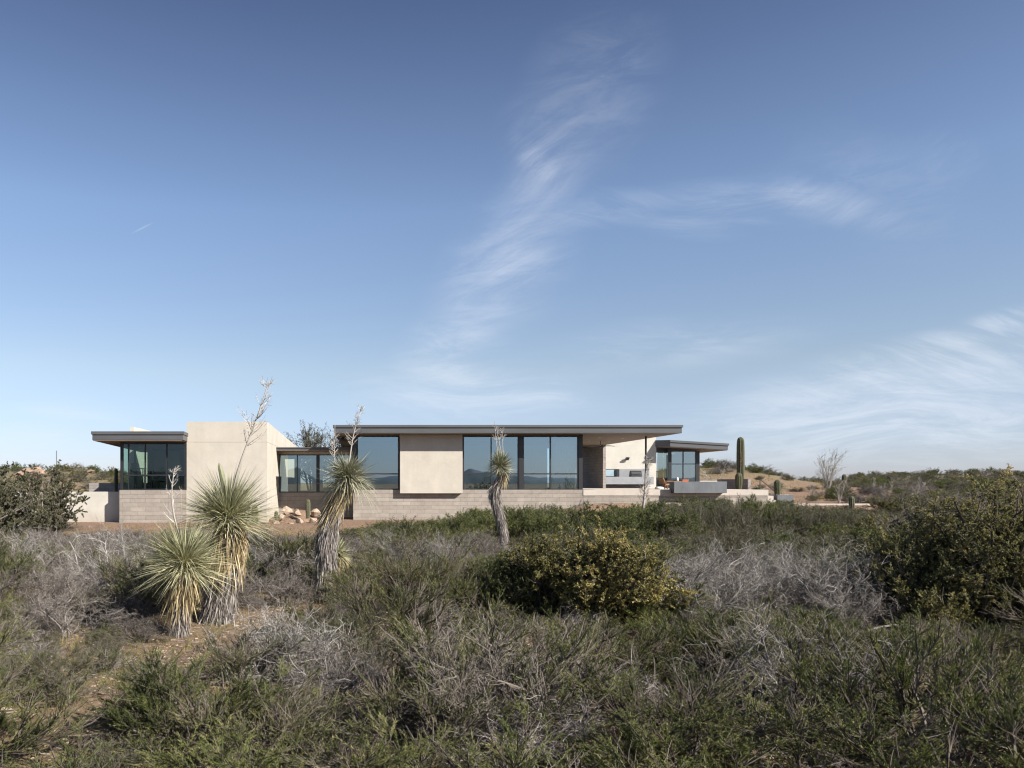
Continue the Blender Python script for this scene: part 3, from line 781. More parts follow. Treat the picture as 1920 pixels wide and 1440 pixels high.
# ------------------------------------------------------------------ plant geometry
def unit(v): return v/(np.linalg.norm(v, axis=-1, keepdims=True)+1e-9)
def grow(r, base, d, L, K, wander, up):
    N = len(base); pts = np.empty((N, K, 3)); pts[:, 0] = base
    cur = base.copy(); d = unit(d.copy()); step = (np.broadcast_to(L, (N,))/(K-1))[:, None]
    for k in range(1, K):
        cur = cur + d*step; pts[:, k] = cur
        d = d + r.randn(N, 3)*wander; d[:, 2] += up; d = unit(d)
    return pts
def sub(r, paths, n, t0, t1):
    N, K, _ = paths.shape
    pi = np.repeat(np.arange(N), n); t = r.uniform(t0, t1, len(pi))
    ft = t*(K-1); i = np.minimum(ft.astype(int), K-2); fr = (ft-i)[:, None]
    a = paths[pi, i]; b = paths[pi, i+1]
    return a*(1-fr)+b*fr, unit(b-a), pi, t
def tubes(mb, paths, r0, r1, sides=3, tone=0.5, mat=0):
    N, K, _ = paths.shape
    tan = np.empty_like(paths); tan[:, :-1] = paths[:, 1:]-paths[:, :-1]; tan[:, -1] = tan[:, -2]; tan = unit(tan)
    ref = np.array([0.31, 0.57, 0.76]); u = np.cross(tan, ref); u = unit(u+1e-6); w = np.cross(tan, u)
    r0 = np.broadcast_to(r0, (N,)); r1 = np.broadcast_to(r1, (N,)); tt = np.linspace(0, 1, K)
    rad = r0[:, None]*(1-tt)+r1[:, None]*tt
    a = np.arange(sides)*2*np.pi/sides
    ring = paths[:, :, None]+rad[:, :, None, None]*(np.cos(a)[:, None]*u[:, :, None]+np.sin(a)[:, None]*w[:, :, None])
    id_ = np.arange(N*K*sides).reshape(N, K, sides); nx_ = np.roll(id_, -1, 2)
    f = np.stack([id_[:, :-1], nx_[:, :-1], nx_[:, 1:], id_[:, 1:]], -1).reshape(-1, 4)
    tone = np.broadcast_to(np.asarray(tone), (N,)); tv = np.repeat(tone, K*sides)
    mb.add(ring, f, tv, mat)
def needles(mb, r, pos, d, L, w, tone, mat=0):
    """thin pointed leaves, one triangle each"""
    N = len(pos); s = unit(np.cross(d, r.randn(N, 3)))*np.broadcast_to(w, (N,))[:, None]/2
    v = np.stack([pos-s, pos+s, pos+d*np.broadcast_to(L, (N,))[:, None]], 1)
    f = np.arange(N*3).reshape(N, 3)
    mb.add(v, f, np.repeat(tone, 3), mat)
def leafq(mb, r, pos, d, L, w, tone, mat=0):
    N = len(pos); s = unit(np.cross(d, r.randn(N, 3)))*np.broadcast_to(w, (N,))[:, None]/2
    l = d*np.broadcast_to(L, (N,))[:, None]
    v = np.stack([pos, pos+l*0.5+s, pos+l, pos+l*0.5-s], 1)
    f = np.arange(N*4).reshape(N, 4)
    mb.add(v, f, np.repeat(tone, 4), mat)
def blades(mb, r, pos, d, L, w, droop, tone, K=4, mat=0, tip=0.05, keel=True):
    """long sword leaves: a strip of K nodes that narrows to a point"""
    N = len(pos); L = np.broadcast_to(L, (N,)); w = np.broadcast_to(w, (N,)); droop = np.broadcast_to(droop, (N,))
    s = unit(np.cross(d, r.randn(N, 3)*0.35+np.array([0, 0, 1.0])))
    t = np.linspace(0, 1, K)
    c = pos[:, None]+d[:, None]*(L[:, None]*t)[..., None]
    c[:, :, 2] -= (droop*L)[:, None]*t**2
    ww = w[:, None]*np.where(t < 0.5, 0.85+0.3*t, 1.0-(t-0.5)*2*(1-tip))[None]
    v = np.stack([c-s[:, None]*ww[..., None]/2, c+s[:, None]*ww[..., None]/2], 2)
    id_ = np.arange(N*K*2).reshape(N, K, 2)
    f = np.stack([id_[:, :-1, 0], id_[:, :-1, 1], id_[:, 1:, 1], id_[:, 1:, 0]], -1).reshape(-1, 4)
    tv = np.repeat(np.asarray(tone), K*2)
    mb.add(v, f, tv, mat)
def sphere_dirs(r, N, emin=-1.0, emax=1.0):
    z = r.uniform(emin, emax, N); a = r.uniform(0, 2*np.pi, N); q = np.sqrt(1-z*z)
    return np.stack([q*np.cos(a), q*np.sin(a), z], -1)

M['bark'] = plant_mat('grey_twigs', [(0.0, (0.045, 0.036, 0.03)), (0.5, (0.115, 0.098, 0.085)), (0.85, (0.20, 0.178, 0.16)), (1.0, (0.31, 0.285, 0.265))], 0, 0.9, 0.3)
M['bark_pale'] = plant_mat('pale_dead_twigs', [(0.0, (0.06, 0.052, 0.045)), (0.5, (0.15, 0.138, 0.122)), (0.85, (0.27, 0.252, 0.23)), (1.0, (0.42, 0.395, 0.365))], 0, 0.9, 0.2)
M['bark_brown'] = plant_mat('brown_twigs', [(0.0, (0.03, 0.023, 0.018)), (0.5, (0.08, 0.064, 0.05)), (1.0, (0.19, 0.165, 0.14))], 0, 0.9, 0.3)
M['broom'] = plant_mat('green_broom_foliage', [(0.0, (0.028, 0.038, 0.012)), (0.5, (0.088, 0.108, 0.031)), (0.8, (0.155, 0.168, 0.052)), (1.0, (0.25, 0.235, 0.105))], 0.25, 0.65, 0.35)
M['olive'] = plant_mat('olive_foliage', [(0.0, (0.075, 0.08, 0.038)), (0.5, (0.18, 0.17, 0.078)), (0.85, (0.29, 0.25, 0.115)), (1.0, (0.40, 0.31, 0.14))], 0.35, 0.6, 0.25)
M['sage'] = plant_mat('grey_green_foliage', [(0.0, (0.055, 0.058, 0.034)), (0.5, (0.115, 0.113, 0.066)), (1.0, (0.20, 0.185, 0.12))], 0.25, 0.7, 0.3)
M['creosote'] = plant_mat('dark_green_foliage', [(0.0, (0.045, 0.058, 0.018)), (0.5, (0.11, 0.13, 0.042)), (1.0, (0.21, 0.205, 0.085))], 0.25, 0.6, 0.3)
M['yellow'] = plant_mat('yellow_green_foliage', [(0.0, (0.075, 0.075, 0.033)), (0.35, (0.15, 0.14, 0.056)), (0.7, (0.25, 0.215, 0.09)), (1.0, (0.40, 0.33, 0.13))], 0.3, 0.55, 0.1)
M['grass'] = plant_mat('dry_green_grass', [(0.0, (0.08, 0.10, 0.03)), (0.5, (0.17, 0.17, 0.055)), (1.0, (0.36, 0.29, 0.13))], 0.3, 0.8, 0.0)
M['yleaf'] = plant_mat('yucca_green_blade', [(0.0, (0.14, 0.15, 0.095)), (0.35, (0.25, 0.26, 0.16)), (0.7, (0.41, 0.39, 0.25)), (1.0, (0.56, 0.52, 0.34))], 0.22, 0.5, 0.1)
M['yleaf_grey'] = plant_mat('yucca_silver_blade', [(0.0, (0.12, 0.13, 0.085)), (0.5, (0.23, 0.235, 0.16)), (0.85, (0.38, 0.365, 0.26)), (1.0, (0.50, 0.47, 0.34))], 0.12, 0.5, 0.1)
M['ydead'] = plant_mat('straw_yellow_dead_leaves', [(0.0, (0.11, 0.075, 0.045)), (0.4, (0.28, 0.21, 0.11)), (0.8, (0.46, 0.37, 0.21)), (1.0, (0.60, 0.51, 0.34))], 0.1, 0.75, 0.0)
M['ythatch'] = plant_mat('grey_thatch', [(0.0, (0.07, 0.06, 0.055)), (0.5, (0.21, 0.185, 0.165)), (1.0, (0.43, 0.39, 0.36))], 0, 0.9, 0.0)
M['stalk'] = plant_mat('bleached_stalk', [(0.0, (0.17, 0.145, 0.125)), (1.0, (0.46, 0.43, 0.385))], 0, 0.8, 0.0)

# ---- small shrubs (prototypes kept at their first place)
def shrub_parts(kind, seed, mats):
    """returns (branches MB, foliage MB or None); about 1 m tall"""
    r = RS(seed); B = MB(); Fo = MB()
    if kind == 'broom':
        half = seed % 2 == 1            # some of the bushes are half dead
        kv = ((seed-105)//17) % 4; nl_ = (0.85, 1.45, 0.65, 1.1)[kv]; ts_ = (0.02, -0.14, 0.16, 0.06)[kv]
        N = 20; az = r.uniform(0, 2*np.pi, N); el = r.uniform(0.15, 1.45, N)
        d = np.stack([np.cos(az)*np.cos(el), np.sin(az)*np.cos(el), np.sin(el)], -1)
        base = np.stack([np.cos(az)*0.05, np.sin(az)*0.05, np.full(N, -0.05)], -1)
        s1 = grow(r, base, d, r.uniform(0.55, 0.82, N), 7, 0.20, 0.05)
        tubes(B, s1, 0.014, 0.006, 4, r.uniform(0.2, 0.9, N))
        p, t, pi, tt = sub(r, s1, 9, 0.38, 1.0)
        s2 = grow(r, p, t+r.randn(len(p), 3)*0.42, r.uniform(0.18, 0.38, len(p)), 4, 0.13, 0.22)
        tubes(B, s2, 0.0048, 0.0026, 3, r.uniform(0.2, 0.9, len(p)))
        dead = r.rand(len(s2)) < (0.42 if half else 0.10)
        p, t, pi, tt = sub(r, s2, 8, 0.25, 1.0)
        s3 = grow(r, p, t+r.randn(len(p), 3)*0.36, r.uniform(0.08, 0.20, len(p)), 3, 0.10, 0.28)
        tubes(B, s3, 0.0024, 0.0014, 3, r.uniform(0.3, 1.0, len(p)))
        s3g = s3[~np.repeat(dead, 8)]; t2 = np.repeat(np.clip(r.normal(0.5, 0.2, len(s2)), 0, 1), 8)[~np.repeat(dead, 8)]
        p, t, pi, tt = sub(r, s3g, 46, 0.1, 1.0)
        ctone = t2[pi] + r.normal(0, 0.10, len(p)) + (tt-0.5)*0.25 + ts_
        needles(Fo, r, p, unit(t+r.randn(len(p), 3)*0.42+np.array([0, 0, 0.2])), r.uniform(0.014, 0.036, len(p))*nl_, 0.0046, np.clip(ctone, 0, 1))
    elif kind == 'bare':
        N = 15; az = r.uniform(0, 2*np.pi, N); el = r.uniform(0.15, 1.4, N)
        d = np.stack([np.cos(az)*np.cos(el), np.sin(az)*np.cos(el), np.sin(el)], -1)
        base = np.stack([np.cos(az)*0.06, np.sin(az)*0.06, np.full(N, -0.05)], -1)
        s1 = grow(r, base, d, r.uniform(0.55, 0.95, N), 7, 0.24, 0.07)
        kv = ((seed-104)//17) % 4; th_ = (1.0, 1.35, 0.8, 1.15)[kv]; dt_ = (0.0, -0.28, -0.12, 0.08)[kv]
        tubes(B, s1, 0.016*th_, 0.007*th_, 4, np.clip(r.uniform(0.45, 0.95, N)+dt_, 0, 1))
        p, t, pi, tt = sub(r, s1, 7, 0.2, 1.0)
        s2 = grow(r, p, t+r.randn(len(p), 3)*0.6, r.uniform(0.22, 0.5, len(p)), 6, 0.28, 0.06)
        tubes(B, s2, 0.0065*th_, 0.003*th_, 3, np.clip(r.uniform(0.35, 1.0, len(p))+dt_, 0, 1))
        p, t, pi, tt = sub(r, s2, 7, 0.15, 1.0)
        s3 = grow(r, p, t+r.randn(len(p), 3)*0.7, r.uniform(0.10, 0.28, len(p)), 4, 0.28, 0.05)
        tubes(B, s3, 0.0032, 0.0018, 3, np.clip(r.uniform(0.3, 1.0, len(p))+dt_, 0, 1))
        p, t, pi, tt = sub(r, s3, 5, 0.2, 1.0)
        s4 = grow(r, p, t+r.randn(len(p), 3)*0.8, r.uniform(0.04, 0.12, len(p)), 3, 0.2, 0.03)
        tubes(B, s4, 0.0018, 0.0012, 3, r.uniform(0.2, 0.9, len(p)))
        Fo = None
    else:      # sage, creosote, olive : broad small leaves on fine twigs
        cfg = {'sage': (26, 0.20, 0.020, 0.007, 14), 'creosote': (26, 0.42, 0.024, 0.010, 15), 'olive': (20, 0.55, 0.028, 0.016, 14)}[kind]
        N = cfg[0]; az = r.uniform(0, 2*np.pi, N); el = r.uniform(0.2, 1.5, N)
        d = np.stack([np.cos(az)*np.cos(el), np.sin(az)*np.cos(el), np.sin(el)], -1)
        base = np.stack([np.cos(az)*0.07, np.sin(az)*0.07, np.full(N, -0.05)], -1)
        s1 = grow(r, base, d, r.uniform(0.5, 0.92, N), 6, 0.18, 0.06)
        tubes(B, s1, 0.013, 0.006, 3, r.uniform(0.2, 0.8, N))
        p, t, pi, tt = sub(r, s1, 7, 0.25, 1.0)
        s2 = grow(r, p, t+r.randn(len(p), 3)*0.5, r.uniform(0.15, 0.36, len(p)), 4, 0.2, 0.1)
        tubes(B, s2, 0.0045, 0.0022, 3, r.uniform(0.2, 0.9, len(p)))
        p, t, pi, tt = sub(r, s2, 6, 0.2, 1.0)
        s3 = grow(r, p, t+r.randn(len(p), 3)*0.5, r.uniform(0.06, 0.18, len(p)), 3, 0.2, 0.12)
        tubes(B, s3, 0.002, 0.0013, 3, r.uniform(0.2, 1.0, len(p)))
        p, t, pi, tt = sub(r, s3, cfg[4], 0.1, 1.0)
        ctone = np.clip(r.normal(0.45, 0.17, len(s3)), 0, 1)[pi] + r.normal(0, 0.1, len(p))
        leafq(Fo, r, p, unit(t+r.randn(len(p), 3)*0.6+np.array([0, 0, 0.2])), r.uniform(0.7, 1.3, len(p))*cfg[2]*1.5, cfg[3]*1.4, np.clip(ctone, 0, 1))
    return B, Fo

KINDS = {
 'broom': ('broom_shrub', 'shrub', M['broom'], M['bark_brown']),
 'bare': ('bare_shrub', 'shrub', None, M['bark']),
 'sage': ('sage_shrub', 'shrub', M['sage'], M['bark']),
 'creosote': ('creosote_bush', 'shrub', M['creosote'], M['bark_brown']),
 'olive': ('scrub_oak', 'shrub', M['olive'], M['bark_brown']),
}
PROTO = {}
def proto(kind, k):
    if (kind, k) in PROTO: return PROTO[(kind, k)], False
    nm, cat, fm, bm_ = KINDS[kind]
    B, Fo = shrub_parts(kind, 100+k*17+len(kind), None)
    if Fo is None:
        root = B.build(nm, bm_)
    else:
        root = empty(nm)
        b = B.build('branches', bm_, root); f_ = Fo.build('foliage', fm, root)
        adopt(root, b, f_)
    root['category'] = cat
    PROTO[(kind, k)] = root
    return root, True
NPL = {'n': 0}
def plant(kind, x, y, h, w, r, label, group, k=None):
    k = r.randint(0, 4) if k is None else k
    o, first = proto(kind, k)
    z = gz(x, y)
    rz = r.uniform(0, 6.28)
    if first:
        o.location = (x, y, z); o.rotation_euler = (0, 0, rz); o.scale = (w, w, h)
        o['label'] = label; o['group'] = group
    else:
        o = copy_tree(o, (x, y, z), rz, (w, w, h), label, group)
    NPL['n'] += 1
    return o

# where nothing may be planted: house, walls, yucca bases, bare earth (x, y, rx, ry)
def ell(px, py, z=0.0, rx=1.0, ry=1.0):
    Y = F*(CZ-z)/(py-HY); return (X(px, Y), Y, rx, ry)
CLEAR = [ell(415, 1215, rx=1.1, ry=1.9), ell(338, 1215, rx=0.75, ry=1.5), ell(608, 1150, rx=0.75, ry=1.8), ell(945, 1050, rx=0.6, ry=3.0), ell(632, 1050, rx=0.6, ry=0.8),
         ell(110, 1365, rx=0.7, ry=0.42), ell(215, 1345, rx=0.4, ry=0.35), ell(1375, 1378, rx=0.85, ry=0.5), ell(1310, 1330, rx=0.6, ry=0.6), ell(1560, 1400, rx=0.35, ry=0.35),
         ell(490, 1165, rx=1.0, ry=1.2), ell(470, 1190, rx=0.5, ry=0.7), ell(1660, 1170, rx=0.6, ry=0.5), ell(245, 1430, rx=0.35, ry=0.3), ell(560, 1410, rx=0.3, ry=0.25)]
BIG = [  # px base, py base, height m, radius m
    ]
def blocked(x, y, m=0.0):
    if y > 40.3 - m and -30 < x < 13: return True
    if y > 43.2 - m and -30 < x < 31: return True
    for (a, b, c, d) in CLEAR:
        if ((x-a)/(c+m))**2+((y-b)/(d+m))**2 < 1: return True
    return False
def pxy(x, y):
    z = gz(x, y); return CX+F*x/y, HY+F*(CZ-z)/y

def choose(px, py, Y, r):
    u = r.rand()
    def pick(*ps):
        s = 0
        for k, p in ps:
            s += p
            if u < s: return k
        return ps[-1][0]
    if Y >= 30:
        if px < 600: return pick(('bare', .85), ('sage', .15))
        if px < 1215: return pick(('creosote', .9), ('sage', .1))
        if px < 1650: return pick(('sage', .66), ('creosote', .34))
        return pick(('bare', .5), ('sage', .3), ('olive', .2))
    if Y >= 20:
        if px < 180: return pick(('broom', .6), ('bare', .4)) if Y < 25 else 'bare'
        if px < 600: return pick(('bare', .75), ('broom', .25))
        if px < 980: return pick(('bare', .62), ('sage', .2), ('broom', .18))
        if px < 1640: return pick(('sage', .86), ('creosote', .14))
        return pick(('bare', .4), ('olive', .6))
    if Y >= 13.2:
        if px < 300: return pick(('bare', .6), ('broom', .2), ('sage', .2))
        if px < 650: return pick(('broom', .55), ('bare', .3), ('sage', .15))
        if px < 1230: return pick(('broom', .82), ('bare', .18))
        if px < 1640: return pick(('bare', .88), ('sage', .12))
        return pick(('bare', .3), ('olive', .7))
    if px < 330 and Y > 8.9: return pick(('sage', .45), ('broom', .4), ('bare', .15))
    if px < 640: return pick(('broom', .68), ('bare', .26), ('sage', .06))
    if px < 1240: return pick(('broom', .62), ('bare', .24), ('sage', .14))
    return pick(('broom', .66), ('bare', .22), ('sage', .12))

WORDS = {'broom': 'feathery green broom shrub', 'bare': 'leafless grey twiggy shrub', 'sage': 'soft grey green shrub', 'creosote': 'dark green bushy shrub', 'olive': 'small olive leaved shrub'}
def zone(px, Y):
    if Y < 10: d = 'lowest foreground'
    elif Y < 15: d = 'foreground'
    elif Y < 22: d = 'middle ground'
    elif Y < 31: d = 'far side of the scrub'
    else: d = 'belt of scrub before the house'
    if Y < 22:
        s = 'left of the pair of tall yuccas' if px < 300 else 'near the tall yuccas' if px < 680 else 'in the centre' if px < 1000 else 'around the yellow bush' if px < 1280 else 'among the grey thicket' if px < 1640 else 'below the big dark bushes at right'
    else:
        s = 'left of the glazed corner room' if px < 220 else 'before the tall stucco volume' if px < 520 else 'before the rockery and link' if px < 680 else 'before the long window' if px < 1090 else 'before the terrace' if px < 1450 else 'right of the terrace'
    return d, s

def scatter():
    r = RS(11); pts = []
    cell = {}
    def ok(x, y, d):
        for (a, b, dd) in pts:
            if abs(b-y) < 2.6 and (a-x)**2+(b-y)**2 < (0.5*(d+dd))**2: return False
        return True
    for (y0, y1, dist, tries) in ((5.6, 8, 1.12, 1200), (8, 12.5, 1.38, 5000), (12.5, 20, 1.22, 7000), (20, 30, 1.3, 7000), (30, 44, 1.4, 9000)):
        for _ in range(tries):
            y = math.sqrt(r.uniform(y0*y0, y1*y1)); px = r.uniform(-230, 2180); x = X(px, y)
            if blocked(x, y, 0.15): continue
            sparse = 1.0
            if y < 13.5 and px < 340 and y > 8.8: sparse = 0.8
            d = dist*sparse*r.uniform(0.7, 1.3)
            if not ok(x, y, d): continue
            if any((x-a)**2+(y-b)**2 < c*c for a, b, c in BIGXY): continue
            pts.append((x, y, d))
    nbig = len(pts)
    for _ in range(3600):                     # low growth in the gaps between the shrubs
        y = math.sqrt(r.uniform(6.5**2, 17.0**2)); px = r.uniform(-150, 2080); x = X(px, y)
        if blocked(x, y, 0.0) or (700 < px < 1250 and r.rand() < 0.7) or (px >= 1250 and r.rand() < 0.45): continue
        d = r.uniform(0.42, 0.7)
        if ok(x, y, d) and not any((x-a)**2+(y-b)**2 < c*c for a, b, c in BIGXY): pts.append((x, y, d))
    for n_, (x, y, d) in enumerate(pts):
        px, py = pxy(x, y)
        k = choose(px, py, y, r)
        if n_ >= nbig:
            k = 'sage' if r.rand() < 0.55 else 'broom' if r.rand() < 0.6 else 'bare'
            hh = r.uniform(0.22, 0.46); dz, s = zone(px, y)
            wd = {'broom': 'knee high green tuft', 'sage': 'low grey green tuft', 'bare': 'low dead twiggy tuft'}[k]
            plant(k, x, y, hh, hh*r.uniform(1.1, 1.6), r, wd + ', ' + dz + ', ' + s, wd + 's in the ' + dz + ' ' + s)
            continue
        big = r.uniform(0.62, 1.15)
        h = {'broom': 1.32, 'bare': 0.85, 'sage': 0.85, 'creosote': 0.95, 'olive': 1.15}[k]*big*r.uniform(0.9, 1.1)
        w = {'broom': 1.42, 'bare': 0.95, 'sage': 0.85, 'creosote': 1.0, 'olive': 0.95}[k]*(0.35+0.7*big)*r.uniform(0.9, 1.1)
        if y > 20: h *= 1.15; w *= 1.45
        if 12.5 < y <= 20: w *= 1.1
        if px < 340 and 8.8 < y < 13.5: h *= 0.5; w *= 0.72
        if y > 30 and 1090 < px < 1640: h *= 1.3
        if y > 32 and 640 < px < 880: h *= 0.7
        if y > 30 and px < 640: h *= 0.72
        if 13.2 < y < 20 and 1240 < px < 1640: h *= 1.15
        if y < 7.4: h *= 0.7
        lim = [(285, 500, 14.6, 1172), (575, 645, 17.4, 1125), (915, 975, 28.5, 1035), (930, 1250, 13.2, 1140), (1640, 2000, 13.0, 1150), (1270, 1640, 14.0, 1125), (440, 575, 14.2, 1165), (1250, 1500, 9.6, 1345), (20, 200, 8.5, 1400), (1270, 1480, 9.0, 1335)]
        skip = False
        for (p0, p1, yy, cy) in lim:
            if p0 < px < p1 and y < yy:
                hm = CZ + (HY-cy)/F*y - gz(x, y)
                if hm < 0.15: skip = True
                if hm < h: w *= max(0.45, min(1, hm/h*1.15))
                h = min(h, hm)
        if skip or h < 0.15: continue
        if y > 24:
            cap = float(np.interp(px, [0, 140, 230, 630, 660, 820, 900, 1080, 1100, 1210, 1260, 1420, 1500, 1630, 1700], [935, 985, 992, 992, 978, 965, 945, 940, 950, 944, 928, 928, 938, 948, 925]))
            cap += r.uniform(-4, 14)
            hm = CZ + (HY-cap)/F*y - gz(x, y)
            if hm < 0.22: continue
            h = min(h, hm/1.02) if not (640 < px < 1640 and y > 32) else hm/1.02
        dz, s = zone(px, y)
        lab = WORDS[k] + ', ' + dz + ', ' + s
        vk = None
        if k == 'broom' and y < 14: w *= 1.12; vk = (0, 2, 2, 0, 3)[r.randint(0, 5)]
        plant(k, x, y, h, w, r, lab, WORDS[k] + 's in the ' + dz + ' ' + s, vk)

# ---- large individual bushes: their own meshes
def big_bush(name, base, H, W, seed, fmat, label, cat='bush', leaf=0.026, lw=0.013, nleaf=13, bark=None, dense=1.0, skew=(0, 0), up=0.04, tonec=0.45):
    r = RS(seed); B = MB(); Fo = MB()
    N = int((44 if W > 2 else 32)*dense); az = r.uniform(0, 2*np.pi, N); el = r.uniform(0.25, 1.5, N)
    d = np.stack([np.cos(az)*np.cos(el)*W/H*1.05+skew[0], np.sin(az)*np.cos(el)*W/H*1.05+skew[1], np.sin(el)], -1)
    b0 = np.stack([np.cos(az)*0.2*W, np.sin(az)*0.2*W, np.full(N, -0.1)], -1)
    L = r.uniform(0.58, 0.94, N)*H*np.minimum(1.0, np.linalg.norm(d, axis=1))
    s1 = grow(r, b0, d, L, 8, 0.16, up)
    tubes(B, s1, 0.035*H/2, 0.01, 5, r.uniform(0.2, 0.7, N))
    p, t, pi, tt = sub(r, s1, int(7*dense), 0.2, 1.0)
    s2 = grow(r, p, t+r.randn(len(p), 3)*0.8, r.uniform(0.16, 0.30, len(p))*H*0.8, 6, 0.24, 0.02)
    tubes(B, s2, 0.010, 0.005, 4, r.uniform(0.2, 0.9, len(p)))
    p, t, pi, tt = sub(r, s2, 6, 0.15, 1.0)
    s3 = grow(r, p, t+r.randn(len(p), 3)*0.7, r.uniform(0.10, 0.30, len(p))*min(1.4, H*0.7), 4, 0.22, 0.05)
    tubes(B, s3, 0.004, 0.002, 3, r.uniform(0.2, 1.0, len(p)))
    p, t, pi, tt = sub(r, s3, 3, 0.2, 1.0)
    s4 = grow(r, p, t+r.randn(len(p), 3)*0.6, r.uniform(0.05, 0.16, len(p)), 3, 0.2, 0.05)
    tubes(B, s4, 0.0024, 0.0015, 3, r.uniform(0.2, 1.0, len(p)))
    kp = r.rand(len(s4)) < 0.9
    s4l = s4[kp]
    p, t, pi, tt = sub(r, s4l, nleaf, 0.0, 1.0)
    clump = np.clip(r.normal(tonec, 0.2, len(s2)), 0, 1)
    par = (np.arange(len(s4))[kp]//3)//6
    ctone = clump[np.minimum(par, len(s2)-1)][pi] + r.normal(0, 0.12, len(p))
    leafq(Fo, r, p, unit(t+r.randn(len(p), 3)*0.8), r.uniform(0.7, 1.3, len(p))*leaf, lw, np.clip(ctone, 0, 1))
    root = empty(name, base); tag(root, label, cat)
    B.build('branches', bark or M['bark_brown'], root); Fo.build('foliage', fmat, root)
    return root
def at(px, py):
    """ground point below a pixel, by marching"""
    Y = 5.0
    while Y < 300:
        if CZ + (HY-py)/F*Y <= gz(X(px, Y), Y): break
        Y += 0.1
    return (X(px, Y), Y, gz(X(px, Y), Y))

BIGS = [
 ('jojoba_bush', at(1030, 1165), 1.95, 0.85, 31, 'yellow', 'yellow green leafy bush at the centre, left half of the yellow clump', 0.040, 0.022, 30, 0.35),
 ('jojoba_bush', at(1145, 1180), 2.1, 0.86, 32, 'yellow', 'bright yellow leaved bush at the centre, right half of the yellow clump', 0.040, 0.022, 30, 0.68),
 ('scrub_oak', at(1700, 1160), 2.2, 0.9, 33, 'olive', 'olive brown leafy bush at the left edge of the big right hand thicket', 0.034, 0.018, 28, 0.6),
 ('scrub_oak', at(1830, 1180), 2.95, 1.15, 34, 'olive', 'tallest dark olive bush in the big right hand thicket', 0.034, 0.018, 32, 0.55),
 ('scrub_oak', at(1945, 1185), 3.0, 1.2, 35, 'olive', 'dark olive bush cut by the right edge of the picture', 0.034, 0.018, 32, 0.5),
 ('scrub_oak', at(1890, 1085), 3.2, 1.8, 36, 'olive', 'dark olive bush rising behind the right hand thicket', 0.042, 0.022, 22, 0.45),
 ('scrub_oak', at(1760, 1060), 2.5, 1.5, 39, 'sage', 'grey green rounded bush between the terrace wall and the right thicket', 0.042, 0.020, 26, 0.5),
 ('mesquite_bush', at(55, 1015), 3.5, 2.6, 37, 'sage', 'large rounded grey green bush left of the cream garden wall', 0.044, 0.024, 72, 0.6),
 ('mesquite_bush', at(-70, 1030), 3.4, 2.8, 38, 'sage', 'grey green bush cut by the left edge of the picture', 0.044, 0.024, 64, 0.6),
]
BIGXY = [(b[1][0], b[1][1], b[3]*0.75) for b in BIGS]
for (nm, bs, H, W, sd, fm, lab, lf, lw_, nl, tn) in BIGS:
    big_bush(nm, bs, H, W, sd, M[fm], lab, 'bush', lf, lw_, nl, M['bark_brown'] if fm != 'sage' else M['bark'], 1.0, (0, 0), 0.11 if fm == 'olive' else 0.04, tn)
scatter()

# ---- grey tangled thicket: larger bare bushes at the centre right and left
def big_bare(base, H, W, seed, label, mat='bark_pale'):
    r = RS(seed); B = MB()
    N = 22; az = r.uniform(0, 2*np.pi, N); el = r.uniform(0.1, 1.35, N)
    d = np.stack([np.cos(az)*np.cos(el)*W/H, np.sin(az)*np.cos(el)*W/H, np.sin(el)], -1)
    b0 = np.stack([np.cos(az)*0.12, np.sin(az)*0.12, np.full(N, -0.05)], -1)
    s1 = grow(r, b0, d, r.uniform(0.8, 1.2, N)*H*np.minimum(1.2, np.linalg.norm(d, axis=1)), 9, 0.25, 0.03)
    tubes(B, s1, 0.022, 0.008, 5, r.uniform(0.5, 1.0, N))
    p, t, pi, tt = sub(r, s1, 9, 0.15, 1.0)
    s2 = grow(r, p, t+r.randn(len(p), 3)*0.7, r.uniform(0.3, 0.75, len(p)), 7, 0.3, 0.03)
    tubes(B, s2, 0.008, 0.0035, 4, r.uniform(0.4, 1.0, len(p)))
    p, t, pi, tt = sub(r, s2, 8, 0.1, 1.0)
    s3 = grow(r, p, t+r.randn(len(p), 3)*0.8, r.uniform(0.12, 0.35, len(p)), 5, 0.3, 0.03)
    tubes(B, s3, 0.0036, 0.002, 3, r.uniform(0.3, 1.0, len(p)))
    p, t, pi, tt = sub(r, s3, 4, 0.2, 1.0)
    s4 = grow(r, p, t+r.randn(len(p), 3)*0.8, r.uniform(0.04, 0.14, len(p)), 3, 0.2, 0.03)
    tubes(B, s4, 0.002, 0.0013, 3, r.uniform(0.2, 0.9, len(p)))
    o = B.build('bare_bush', M[mat]); o.location = base
    tag(o, label, 'bush'); return o
